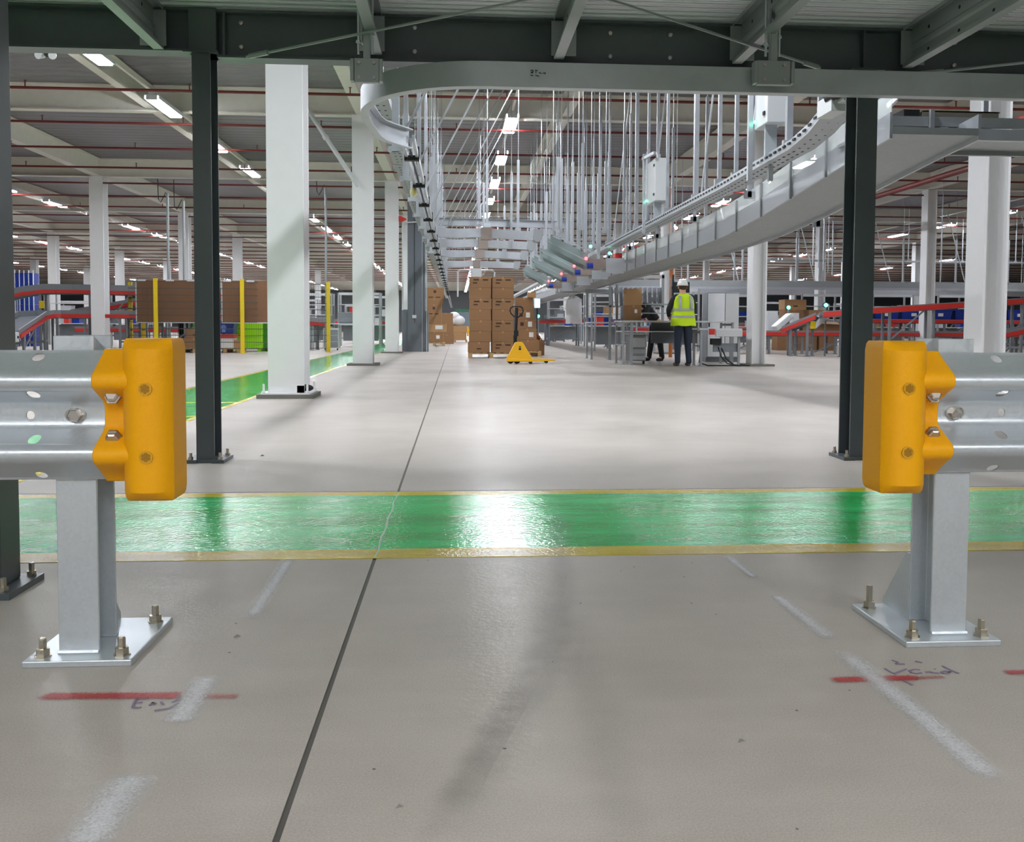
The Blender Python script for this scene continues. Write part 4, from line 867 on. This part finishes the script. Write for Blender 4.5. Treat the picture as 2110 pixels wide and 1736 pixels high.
belt_conv('low level red guarded conveyor behind the left fence', [(-13,32.4,.62),(-5.2,32.4,.62)], .7, 7, .12)
belt_conv('descending red guarded conveyor right of the first white column', [(-6.2,31.0,1.05),(-4.2,30.4,.85)], .6, 2)
t = belt_conv('long low red railed conveyor across the right of the hall', [(8.0,27.6,.62),(18.5,27.7,.62)], .7, 10, .10)
for i, (px, D) in enumerate(((1640,27.0),(1672,27.1),(1740,27.0))): pass
belt_conv('rising red railed conveyor crossing behind the right dark column', [(10.1,24.6,1.16),(10.9,24.4,1.24),(17,23.6,1.66)], .6, 6, .10, rail_h=.09)
belt_conv('steep red railed chute conveyor left of the right dark column', [(9.45,25.6,.72),(10.2,25.0,1.12)], .5, 2, .12)
belt_conv('middle red railed conveyor carrying the blue totes', [(13.0,29,1.05),(20,29,1.02)], .7, 6, .06)
belt_conv('short red conveyor rising at the right picture edge', [(13.3,22.2,.55),(15.0,22.0,.92)], .5, 2, .1)
belt_conv('distant red railed conveyor behind the benches', [(5.0,33,.72),(12,33,.72)], .7, 6, .1)
belt_conv('distant upper red railed conveyor left behind the benches', [(3.2,38,1.0),(9.5,38,1.15)], .7, 5, .1)
belt_conv('far red railed conveyor deep behind the left columns', [(-9,42,.95),(-2.8,42,.95)], .8, 5, .14)
belt_conv('far red railed conveyor deep behind the right columns', [(12,40,.85),(28,40,1.3)], .8, 8, .14)
for (x, y, z), wh in zip(((10.0,24.95,.9),(13.25,22.0,.62),(-12.05,25.2,.35),(-12.3,28.0,1.40),(-9.8,30.2,1.35)), ('low on the steep red railed chute','at the right picture edge','near the white end roller at the far left','under the high far left conveyor','under the short inclined left conveyor')):
    tag(MB().box(x-.07,x+.07,y-.06,y+.0,z-.12,z+.10).build('yellow_cover', YELP, bev=.01), 'small yellow drive cover '+wh, 'cover', 'yellow drive covers')
for i in range(7):
    x = 13.1+.9*i; t = thing('tote', f'blue plastic tote on the middle red railed conveyor, {ORD[i]} along', 'tote', (x,29,1.06), 0, 'blue totes on the conveyor')
    MB().loft([[(x-.36,28.75,1.06),(x+.36,28.75,1.06),(x+.36,29.25,1.06),(x-.36,29.25,1.06)],[(x-.41,28.7,1.42),(x+.41,28.7,1.42),(x+.41,29.3,1.42),(x-.41,29.3,1.42)]]).build('tub', BLUE, t); MB().box(x-.42,x+.42,28.68,29.32,1.39,1.43).build('rim', BLUE, t); MB().box(x-.08,x+.08,28.69,28.73,1.2,1.3).build('label', PAPER, t)
for i in range(5):
    x = at(26+i*9.5,600,34).x; NAVY = mat('navy plastic', srgb(16,40,128), .4); t = thing('tote_stack', f'tall stack of blue totes at the far left, {ORD[i]} from the left', 'tote stack', (x,34,0), 0, 'blue tote stacks')
    MB().box(x+.075,x+.097,33.98,34.02,0,2.75).build('rack_post', LGREY, t)
    for k in range(7): MB().loft([[(x-.055,34,.38*k),(x+.055,34,.38*k),(x+.055,34.5,.38*k),(x-.055,34.5,.38*k)],[(x-.065,34,.38*k+.37),(x+.065,34,.38*k+.37),(x+.065,34.5,.38*k+.37),(x-.065,34.5,.38*k+.37)]]).build('tote', NAVY, t)
q = at(35,615,33.5); t = tag(MB().ball((q.x,q.y,q.z),.05).build('signal_lamp', LEDG), 'green signal lamp before the blue tote stacks', 'lamp')
MB().box(q.x-.02,q.x+.02,33.5,33.54,0,q.z-.03).build('stand', MGREY, t)
# signal lamp pedestals by the right conveyors
for i, (px, py, D) in enumerate(((1625,634,26),(1702,629,25.2),(1109,652,30))):
    p = at(px,py,D); t = thing('signal_post', ('green signal lamp on a tilted grey panel right of the white column','green signal lamp on the tilted panel left of the right dark column','green signal lamp on a stand right of the labelled cartons')[i], 'lamp', (p.x,D,0))
    MB().box(p.x-.02,p.x+.02,D,D+.04,0,p.z).build('stand', MGREY, t); MB().ball((p.x,D,p.z),.055).build('lens', LEDG, t, smooth=50); MB().tube((p.x,D+.03,p.z),(p.x,D+.07,p.z),.08,10).build('lamp_body', BLACK, t)
    if i < 2: MB().bar((p.x-.45,D-.1,p.z-.62),(p.x+.02,D-.1,p.z-.22),.4,.16,up=(-.6,0,1)).build('tilted_panel', LGREY, t, bev=.03)
# cartons among the right conveyors
cx = at(1650,700,31.5).x
for i, (dx, z, w_, h_, m_) in enumerate(((-.55,0,.66,.56,CARD),(.2,0,.7,.56,CARD),(.95,0,.62,.56,CARD),(-.45,.566,.75,.50,CARD),(.42,.566,.8,.50,CARD),(-.30,1.072,.66,.36,CARD),(-.25,1.438,.78,.36,CARD2),(.62,1.072,.75,.36,CARD2),(1.12,.566,.5,.40,CARD))):
    carton(cx+dx, 31.4, z, w_, .6, h_, f'brown carton stacked beyond the low red rail at the right, {ORD[i]} up the pile', 'carton pile at the right', m_, 2 if i in (6,7) else 0)
for i, (dx, s) in enumerate(((-.75,-.4),(.05,.3),(.9,-.3))):
    tag(MB().bar((cx+dx-.36,31.27,1.10 if i < 2 else 1.0),(cx+dx+.36,31.27,1.07 if i < 2 else .97),.28,.012,up=(0,-.3,1)).build('open_flap', mat('pale card', srgb(226,196,168), .7)), f'pale open carton flap at the right pile, {ORD[i]} from the left', 'cardboard', 'open flaps')
for i, (px, w_, h_) in enumerate(((1593,.30,.40),(1640,.2,.35))):
    p = at(px,675,27.8); tag(MB().box(p.x-w_/2,p.x+w_/2,27.8,28.1,.62,.62+h_+.3).build('grey_cabinet', LGREY, bev=.01), f'small grey cabinet on the low red railed conveyor, {ORD[i]} from the white column', 'cabinet')
# ================================================================== BENCHES BY THE AISLE
def frame_leg(mb, x, y, z1, w_=.045, gap=.0):
    mb.box(x-w_/2,x+w_/2,y-w_/2,y+w_/2,.01,z1).box(x-.035,x+.035,y-.035,y+.035,0,.012)
def bench(label, x0, x1, y0, y1, z, frame_h=None, shelf=None, back=None):
    t = thing('work_bench', label, 'bench', ((x0+x1)/2,(y0+y1)/2,0))
    MB().box(x0,x1,y0,y1,z-.035,z).build('bench_top', LGREY, t, bev=.004)
    for x in (x0+.05,x1-.05):
        for y in (y0+.05,y1-.05): mb = MB(); frame_leg(mb, x, y, z-.035); mb.build('leg', GALVD, t)
        MB().bar((x,y0+.05,z-.08),(x,y1-.05,z-.08),.04,.05).bar((x,y0+.05,.42),(x,y1-.05,.42),.03,.03).build('side_tie', GALVD, t)
    if shelf: MB().box(x0+.03,x0+shelf,y0+.1,y1-.1,.70,.725).build('under_shelf', LGREY, t)
    if back: MB().box(back[0],back[1],y1-.10,y1-.08,.45,z-.04).build('modesty_panel', MGREY, t)
    if frame_h:
        for x in (x0+.05,x1-.05): MB().box(x-.03,x+.03,y1-.06,y1,z,frame_h).build('upright', GALVD, t)
        MB().box(x0,x1,y1-.07,y1+.0,frame_h-.10,frame_h).build('top_rail', GALVD, t)
    return t
tb = bench('long grey bench with the worker standing at it', 3.52, 6.0, 19.2, 20.15, .95, None, 1.35, (4.35,5.4))
for x in (3.58,4.82): MB().box(x-.025,x+.025,20.10,20.16,.95,1.76 if x < 4 else 1.92).build('upright', GALVD, tb)
for z in (1.33,1.13): MB().box(3.85,4.85,19.95,20.2,z-.02,z).build('upper_shelf', GALVD, tb)
MB().box(3.72,3.78,19.25,19.31,.01,.91).build('leg', GALVD, tb)
bench('second grey bench with tall upright frame left of the occupied bench', 3.30, 4.3, 22.3, 23.2, .93, 1.77)
for i, (x, z, h_) in enumerate(((3.86,.95,.33),(3.87,1.285,.36))): carton(x, 19.62, z, .34, .35, h_, f'carton standing on the occupied bench, {("lower","upper")[i]} of two', 'cartons on the bench', CARD2 if i else CARD, 0, (.05,.5,.06,.08) if not i else None)
t = thing('drawer_unit', 'light grey drawer cabinet on castors under the occupied bench', 'drawers', (3.95,19.7,0))
MB().box(3.78,4.14,19.62,20.1,.07,.63).build('carcass', MGREY, t, bev=.006); MB().box(3.75,4.2,19.6,20.12,.63,.68).build('lid', LGREY, t)
for z, h_ in ((.09,.13),(.23,.13),(.37,.24)): d_ = MB().box(3.79,4.13,19.60,19.62,z,z+h_).build('drawer', LGREY, t, bev=.004); MB().box(3.82,4.10,19.592,19.60,z+h_-.03,z+h_-.015).build('handle_slot', DGREY, d_)
for x in (3.82,4.10): MB().tube((x-.02,19.68,.035),(x+.02,19.68,.035),.035,8).box(x-.01,x+.01,19.66,19.70,.035,.07).build('caster', BLACK, t)
t = thing('monitor', 'dark flat monitor on a pole over the occupied bench', 'monitor', (4.9,20.0,1.9))
MB().box(4.84,5.2,20.02,20.06,1.58,1.82).build('screen', BLACK, t, bev=.01); MB().tube((4.83,20.05,1.0),(4.83,20.05,1.98),.02,8).box(4.80,4.9,20.04,20.08,1.66,1.72).build('pole', BLACK, t)
t = thing('divider_rack', 'rack of upright grey divider sheets behind the occupied bench', 'rack', (4.4,22.0,0))
for x in (3.75,5.05):
    MB().box(x-.03,x+.03,22.0,22.06,0,2.1).box(x-.05,x+.05,21.98,22.08,0,.012).build('upright', GALVD, t)
MB().box(3.72,5.08,22.0,22.5,1.30,1.33).build('rack_shelf', GALVD, t); MB().box(3.72,5.08,22.0,22.05,2.0,2.08).build('top_rail', LGREY, t)
for k in range(11): MB().add([(3.82+.12*k,22.05,1.33),(3.835+.12*k,22.05,1.33),(3.835+.12*k,22.45,1.33),(3.82+.12*k,22.45,1.33),(3.80+.12*k,22.05,1.78),(3.815+.12*k,22.05,1.78),(3.815+.12*k,22.45,1.78),(3.80+.12*k,22.45,1.78)],[(3,2,1,0),(4,5,6,7),(0,1,5,4),(1,2,6,5),(2,3,7,6),(3,0,4,7)]).build('divider_sheet', MGREY, t)
tb = bench('low end bench with cables trailing right of the worker', 5.02, 5.92, 18.5, 19.15, .79)
MB().box(5.36,5.92,18.46,18.52,.62,.77).build('front_box', LGREY, tb, bev=.01); MB().box(5.35,5.9,18.6,18.65,.30,.48).build('cross_panel', MGREY, tb); MB().box(5.3,5.5,18.55,18.7,.45,.58).build('control_unit', BLACK, tb)
MB().box(5.22,5.34,18.47,18.50,.66,.78).build('red_corner', RED, tb)
for i, pts in enumerate(([(5.45,18.6,.40),(5.5,18.55,.2),(5.62,18.5,.06),(5.8,18.5,.03),(6.0,18.6,.02)],[(5.1,18.7,.3),(5.05,18.6,.08),(5.2,18.5,.02),(5.7,18.45,.02),(6.1,18.5,.02)],[(5.52,18.6,.38),(5.6,18.52,.16),(5.75,18.5,.04),(5.9,18.55,.02)])):
    tag(MB().poly(pts, .014, 6).build('cable', BLACK, smooth=60), f'black cable drooping to the floor at the low end bench, {ORD[i]} of three', 'cable', 'bench cables')
t = thing('electrical_cabinet', 'tall pale electrical cabinet standing behind the low end bench', 'cabinet', (5.95,20.8,0))
xa, xb, xd = at(1458,640,20.8).x, at(1493,640,20.8).x, at(1522,640,20.8).x
MB().box(xa,xd,20.8,21.25,.1,1.62).build('carcass', MGREY, t, bev=.006); MB().box(xa+.01,xb,20.78,20.8,.13,1.60).build('door', mat('pale door', srgb(226,228,232), .35), t); MB().box(xa+.02,xa+.05,20.77,20.78,.82,.92).build('door_handle', BLACK, t); MB().box(xa-.02,xd+.02,20.82,21.22,0,.1).build('plinth', DGREY, t)
MB().box(xb+.02,xd,20.785,20.8,.13,1.60).build('side_panel', LGREY, t)
# hanging bag, grey screens, far stations
t = thing('poly_bag', 'translucent white plastic garment bag hanging beside the second bench', 'bag', (3.7,26.3,.9))
xa, xb = at(1165,640,26.3).x, at(1200,640,26.3).x; xm = (xa+xb)/2; w2 = (xb-xa)/2; rings = []
for z, k, d_ in ((.90,.98,.05),(1.0,.95,.09),(1.2,.93,.10),(1.4,.92,.09),(1.56,.86,.08),(1.64,.70,.06),(1.69,.4,.04),(1.72,.10,.03)):
    rings.append([(xm+w2*k*math.cos(2*PI*j/20)*(1+.05*math.sin(j*2.3+z*7)), 26.3+d_*math.sin(2*PI*j/20)*(1+.25*math.sin(j*3.1+z*5)), z+.02*math.sin(j*1.9) if z < .95 else z) for j in range(20)])
MB().loft(rings).build('bag_film', POLY, t, smooth=60); MB().poly([(xm,26.3,1.70),(xm,26.3,1.76),(xm+.03,26.3,1.79),(xm+.02,26.3,1.81)],.008,6).build('hook', LGREY, t)
tag(MB().tube((xa-.3,26.3,1.80),(xb+.2,26.3,1.80),.02,8).tube((xa-.28,26.3,1.8),(xa-.28,26.3,5.578),.008,5).tube((xb+.18,26.3,1.8),(xb+.18,26.3,5.578),.008,5).build('hanging_rail', LGREY), 'white rail carrying the hanging plastic bag', 'rail')
for i, (pa, pb, py) in enumerate(((1122,1142,650),(1143,1164,640),(1180,1203,668))):
    D = 48.0; a = at(pa,py,D); b_ = at(pb,py,D); t = thing('grey_screen', f'dark grey free standing screen beyond the labelled cartons, {ORD[i]} from the left', 'screen', ((a.x+b_.x)/2,D,0), 0, 'grey screens')
    MB().box(a.x,b_.x,D,D+.08,.05,a.z).build('sheet', DGREY, t); MB().box(a.x,a.x+.06,D-.2,D+.3,0,.05).box(b_.x-.06,b_.x,D-.2,D+.3,0,.05).build('foot', DGREY, t)
p = at(1107,625,29); t = thing('terminal', 'lit blue screen terminal on a post beyond the pallet truck', 'monitor', (p.x,29,0)); 
MB().box(p.x-.10,p.x+.10,29,29.05,p.z-.16,p.z+.16).build('housing', LGREY, t); MB().box(p.x-.085,p.x+.085,28.99,29,p.z-.14,p.z+.14).build('display', SCREEN, t); MB().box(p.x-.02,p.x+.02,29.01,29.05,0,p.z-.16).box(p.x-.2,p.x+.2,28.9,29.2,0,.03).build('stand', BLACK, t)
GOODS = [(RED,'red'),(BLUE,'blue'),(LGREY,'pale grey'),(CARD2,'brown'),(DGREY,'dark grey'),(POLY,'clear')]
def station(x, y, w_, label, group, seed, short):
    rnd = random.Random(seed); t = thing('packing_station', label, 'rack', (x,y,0), 0, group)
    for sx in (0,w_):
        for dy in (0,.7): MB().box(x+sx-.03,x+sx+.03,y+dy-.03,y+dy+.03,0,2.1).build('upright', GALVD, t)
    for z in (.85,1.25,1.65): MB().box(x,x+w_,y,y+.7,z-.03,z).build('shelf_board', LGREY, t)
    MB().box(x,x+w_,y,y+.05,2.0,2.1).build('top_rail', LGREY, t)
    MB().box(x+.1,x+w_-.1,y+.62,y+.66,.2,.8).build('back_sheet', MGREY, t)
    k = 0; xx = x+.08
    while xx < x+w_-.4:
        z = (.85,1.25)[k % 2]; bw = rnd.uniform(.2,.45); bh = rnd.uniform(.15,.32)
        m_, cn = GOODS[rnd.randrange(6)]
        o = MB().box(xx,xx+bw,y+.1,y+.5,z,z+bh).box(xx-.01,xx+bw+.01,y+.09,y+.51,z+bh-.03,z+bh).build('storage_bin', m_); tag(o, f'{cn} bin, {ORD[k]} along in {short}', 'bin', 'storage bins of the '+group)
        xx += bw+.05; k += 1
    return t
k = 0; cnt = {}
for (x, y, w_, g) in sorted(((-4.6,36,1.6,'stations left of the aisle'),(-6.6,37,1.6,'stations left of the aisle'),(-4.4,40,1.5,'stations left of the aisle'),(4.3,42,1.5,'stations right of the aisle'),(4.6,30,1.4,'stations right of the aisle'),(6.6,30,1.5,'stations right of the aisle'),(5.2,36,1.6,'stations right of the aisle'),(7.6,36,1.6,'stations right of the aisle'),
                      (10.5,35,1.6,'stations at the far right'),(13.2,34,1.6,'stations at the far right'),(16,34,1.6,'stations at the far right'),(18.6,34,1.6,'stations at the far right'),(21,36,1.6,'stations at the far right'),(-13.5,36,1.6,'stations at the far left'),(-16,37,1.6,'stations at the far left'),(-18.5,38,1.6,'stations at the far left'),(-11,45,1.6,'stations at the far left'),(-8.5,46,1.6,'stations left of the aisle'),(15,45,1.8,'stations at the far right'),(20,47,1.8,'stations at the far right'),(25,50,1.8,'stations at the far right'),(10,48,1.8,'stations at the far right'),(-22,52,1.8,'stations at the far left'),(-16,55,1.8,'stations at the far left'),(-7,58,1.8,'stations left of the aisle'),(6.5,56,1.8,'stations right of the aisle')), key=lambda q: q[1]+.01*abs(q[0])):
    k += 1; c = cnt[g] = cnt.get(g, -1)+1; station(x, y, w_, f'grey packing station with shelved goods, {ORD[c]} nearest of the {g}', g, k, f'{ORD[c]} nearest of the {g}')
t = bench('grey bench with machines seen between the first two white columns', -4.75, -3.0, 30.2, 31, .88)
for i, x in enumerate((-4.6,-3.9,-3.4)): tag(MB().box(x,x+.5,30.4,30.8,.88,1.15+.1*(i % 2)).box(x+.05,x+.45,30.38,30.4,.92,1.05).build('bench_machine', MGREY, bev=.01), f'grey machine on the bench between the white columns, {ORD[i]} from the left', 'machine', 'bench machines')
t = thing('drawer_unit', 'light grey drawer cabinet under the bench between the white columns', 'drawers', (-4.1,30.1,0)); MB().box(-4.35,-3.85,30.1,30.6,.06,.72).build('carcass', LGREY, t)
for z in (.1,.3,.5): MB().box(-4.33,-3.87,30.08,30.1,z,z+.17).build('drawer', MGREY, t)
for x in (-4.3,-3.9): MB().tube((x-.02,30.2,.03),(x+.02,30.2,.03),.03,8).build('caster', BLACK, t)
# ================================================================== PEOPLE
SKIN = mat('skin', srgb(206,158,132), .5, var=.04); VEST = mat('hi-vis lime fabric', srgb(206,240,20), .7, var=.06, scale=14, bump=.15, bscale=25)
TAPE = mat('reflective tape', srgb(172,178,182), .3); DENIM = mat('dark blue denim', srgb(46,56,74), .8, var=.15); JACK = mat('black cloth', srgb(26,27,32), .8)
BOOT = mat('brown boot leather', srgb(96,84,64), .6); HAT = mat('white hard hat shell', srgb(232,232,228), .3); HAIR = mat('brown hair', srgb(80,60,44), .8)
def skin(name, V, E, Rr, m_, parent, roots=(0,), subd=2):
    me = bpy.data.meshes.new(name); me.from_pydata([tuple(v) for v in V], E, []); me.materials.append(m_)
    o = bpy.data.objects.new(name, me); COL.objects.link(o); o.parent = parent
    sk = o.modifiers.new('skin', 'SKIN'); sk.use_smooth_shade = True
    lay = me.skin_vertices[0] if me.skin_vertices else None
    for i, r_ in enumerate(Rr):
        rr = r_ if isinstance(r_, tuple) else (r_, r_)
        lay.data[i].radius = rr; lay.data[i].use_root = i in roots
    sb = o.modifiers.new('sub', 'SUBSURF'); sb.levels = subd; sb.render_levels = subd
    dg = bpy.context.evaluated_depsgraph_get(); nm = bpy.data.meshes.new_from_object(o.evaluated_get(dg)); o.modifiers.clear(); o.data = nm
    nm.shade_smooth(); return o
def chain(V, E, Rr, pts, base=None):
    prev = base
    for p, r_ in pts:
        V.append(p); Rr.append(r_); i = len(V)-1
        if prev is not None: E.append((prev, i))
        prev = i
    return prev
def person(label, loc, rz, lean=0., la=None, ra=None, legs=None, vest=True, helmet=HAT, trousers=DENIM, group=None, boots=BOOT, scale=1.0):
    t = thing('person', label, 'person', loc, rz, group); t.scale = (scale,)*3
    S = lambda x, y, z: (x, y+max(0, z-.95)*math.tan(lean), .95+(z-.95)*(math.cos(lean) if z > .95 else 1))
    hips = legs or {-1:[(-.10,0,.90),(-.115,.02,.50),(-.125,-.02,.10)], 1:[(.10,0,.90),(.11,.03,.50),(.13,.0,.10)]}
    arms = {-1: la or [(-.19,.02,1.43),(-.29,.03,1.16),(-.14,.30,1.05),(-.10,.38,1.04)], 1: ra or [(.19,.02,1.43),(.28,.06,1.17),(.14,.32,1.05),(.10,.40,1.04)]}
    arms = {s: [S(*arms[s][0])]+[tuple(q) for q in arms[s][1:]] for s in arms}
    # one continuous body
    V, E, Q = [], [], []
    p = chain(V, E, Q, [(S(0,0,.95), (.13,.10)), (S(0,.01,1.12), (.12,.09)), (S(0,.01,1.30), (.14,.10)), (S(0,.015,1.42), (.12,.085)), (S(0,.03,1.52), .055), (S(0,.05,1.57), .07), (S(0,.055,1.64), (.076,.09)), (S(0,.055,1.71), (.065,.08))])
    for s in (-1, 1):
        chain(V, E, Q, [(hips[s][0], .085), (hips[s][1], .06), (hips[s][2], .042), ((hips[s][2][0], hips[s][2][1]+.12, .04), .038)], 0)
        a = arms[s]; w_ = chain(V, E, Q, [(a[0], .058), (a[1], .045), (a[2], .030), (a[3], (.034,.020))], 3)
        d = (Vector(a[3])-Vector(a[2])).normalized(); lat = Vector((d.y,-d.x,0)).normalized()
        for k, ln in enumerate((.075,.088,.082,.062)):
            b0 = Vector(a[3])+lat*(.017*(1.5-k)); chain(V, E, Q, [(tuple(b0), .010), (tuple(b0+d*ln*.55+Vector((0,0,-.006))), .009), (tuple(b0+d*ln+Vector((0,0,-.028))), .008)], w_)
        tb_ = Vector(a[2])+d*.03-lat*(s*.02); chain(V, E, Q, [(tuple(tb_), .012), (tuple(tb_+d*.03-lat*(s*.035)), .010), (tuple(tb_+d*.06-lat*(s*.04)+Vector((0,0,-.015))), .008)], w_)
    skin('body', V, E, Q, SKIN, t)
    hd = Vector(S(0,.055,1.645))
    mb = MB(); mb.ball((hd.x,hd.y+.105,hd.z-.01),.016,.8,1.2,1.4)
    for s in (-1,1): mb.ball((hd.x+s*.088,hd.y,hd.z-.005),.024,.4,.8,1.3).ball((hd.x+s*.032,hd.y+.085,hd.z+.02),.012)
    mb.ball((hd.x,hd.y+.092,hd.z-.055),.02,1.3,.5,.4); mb.build('face_features', SKIN, t, smooth=60, world=False)
    MB().ball((hd.x,hd.y-.018,hd.z+.02),.094,.93,1.0,1.02,14,10).build('hair', HAIR, t, smooth=60, world=False)
    V, E, Q = [], [], []; chain(V, E, Q, [(S(0,0,.93),(.17,.125)),(S(0,.01,1.15),(.165,.12)),(S(0,.01,1.32),(.175,.125)),(S(0,.015,1.42),(.15,.105)),(S(0,.025,1.49),(.07,.07))])
    for s in (-1,1): a = arms[s]; chain(V, E, Q, [(a[0],.074),(a[1],.060),(tuple(Vector(a[1]).lerp(Vector(a[2]),.9)),.042)], 3)
    skin('jacket', V, E, Q, JACK, t)
    V, E, Q = [], [], []; chain(V, E, Q, [(S(0,0,.97),(.165,.12)),(S(0,0,.90),(.165,.125))])
    for s in (-1,1): h = hips[s]; chain(V, E, Q, [(h[0],.108),(h[1],.078),((h[2][0],h[2][1],h[2][2]),.062),((h[2][0],h[2][1],.045),.064)], 1)
    skin('trousers', V, E, Q, trousers, t)
    for s in (-1,1):
        x, y, z = hips[s][2]; V, E, Q = [], [], []; chain(V, E, Q, [((x,y-.03,.055),.05),((x,y+.08,.045),.047),((x+s*.01,y+.18,.038),(.042,.034))]); skin('boot', V, E, Q, boots, t)
    if vest:
        def ring(z, w_, d_, y=.0, n=24):
            c = Vector(S(0,.01+y,z)); return [(c.x+w_*math.copysign(abs(math.cos(2*PI*i/n))**.8, math.cos(2*PI*i/n)), c.y+d_*math.copysign(abs(math.sin(2*PI*i/n))**.8, math.sin(2*PI*i/n))+.004*math.sin(i*2.1+z*30), c.z+.006*math.sin(i*1.7)*(z < .9)) for i in range(n)]
        vs = MB().loft([ring(.84,.268,.185),(ring(.90,.262,.180)),ring(1.0,.245,.168),ring(1.12,.228,.160),ring(1.25,.226,.160),ring(1.36,.222,.155),ring(1.43,.205,.14),ring(1.475,.16,.115),ring(1.505,.095,.09)]).build('vest', VEST, t, smooth=60, world=False)
        for z in (1.03,1.175):
            k = .245-(z-1.0)*.12; MB().loft([ring(z-.024,k+.006,.175),ring(z+.024,k+.003,.172)]).build('reflective_band', TAPE, vs, smooth=60, world=False)
        for s in (-1,1):
            rr = []
            for z, y_, x_ in ((1.19,-.158,.12),(1.30,-.158,.12),(1.40,-.150,.12),(1.46,-.118,.115)):
                c = Vector(S(0,0,z)); rr.append([(s*x_-.026,c.y+y_-.010,c.z),(s*x_+.026,c.y+y_-.010,c.z),(s*x_+.026,c.y+y_+.03,c.z),(s*x_-.026,c.y+y_+.03,c.z)])
            MB().loft(rr).build('shoulder_band', TAPE, vs, world=False)
    if helmet:
        c = hd+Vector((0,-.005,.035)); rr = []
        for z, k in ((0,1.0),(.03,1.0),(.06,.94),(.09,.80),(.115,.56),(.128,.25),(.131,.02)): rr.append([(c.x+.108*k*math.cos(2*PI*i/20), c.y+.128*k*math.sin(2*PI*i/20), c.z+z) for i in range(20)])
        h = MB().loft(rr).build('hard_hat', helmet, t, smooth=50, world=False)
        MB().loft([[(c.x+.118*math.cos(2*PI*i/20), c.y+(.138+(.05 if math.sin(2*PI*i/20) > .3 else 0))*math.sin(2*PI*i/20), c.z+z) for i in range(20)] for z in (-.004,.006)]).build('brim', helmet, h, smooth=50, world=False)
        MB().bar((c.x,c.y-.10,c.z+.085),(c.x,c.y+.08,c.z+.11),.03,.03).build('ridge', helmet, h, world=False)
    return t
person('person in white hard hat and lime vest, back turned, working at the bench', (at(1407,755,18.62).x,18.62,0), R(6), .04,
       la=[(-.19,.02,1.43),(-.31,.05,1.17),(-.20,.34,1.03),(-.16,.43,1.02)], ra=[(.19,.02,1.43),(.27,.10,1.18),(.16,.40,1.03),(.12,.48,1.02)])
person('person in black stooping behind the bench, black boots showing below it', (at(1352,745,21.3).x,21.25,0), R(120), .75,
       la=[(-.19,.02,1.43),(-.26,.55,1.08),(-.18,.72,1.02),(-.16,.78,1.00)], ra=[(.19,.02,1.43),(.26,.5,1.1),(.18,.70,1.02),(.16,.76,1.0)], vest=False, helmet=mat('blue hard hat', srgb(36,66,140), .35), trousers=JACK, boots=BLACK,
       legs={-1:[(-.10,0,.90),(-.115,.02,.50),(-.13,-.05,.10)], 1:[(.10,0,.90),(.12,.06,.50),(.16,.10,.10)]})

p = at(98,113,13.6); t = thing('emergency_light', 'small twin headed emergency spotlight hung by the first sprinkler pipe at upper left', 'lamp', (p.x,13.6,p.z))
MB().box(p.x-.06,p.x+.06,13.57,13.65,p.z-.02,p.z+.05).tube((p.x,13.6,p.z+.05),(p.x,13.6,5.578),.008,5).build('housing', BLACK, t)
for sx in (-1,1): MB().tube((p.x+sx*.07,13.62,p.z),(p.x+sx*.10,13.52,p.z-.03),.045,12,.055).build('spot_head', LGREY, t, smooth=40)
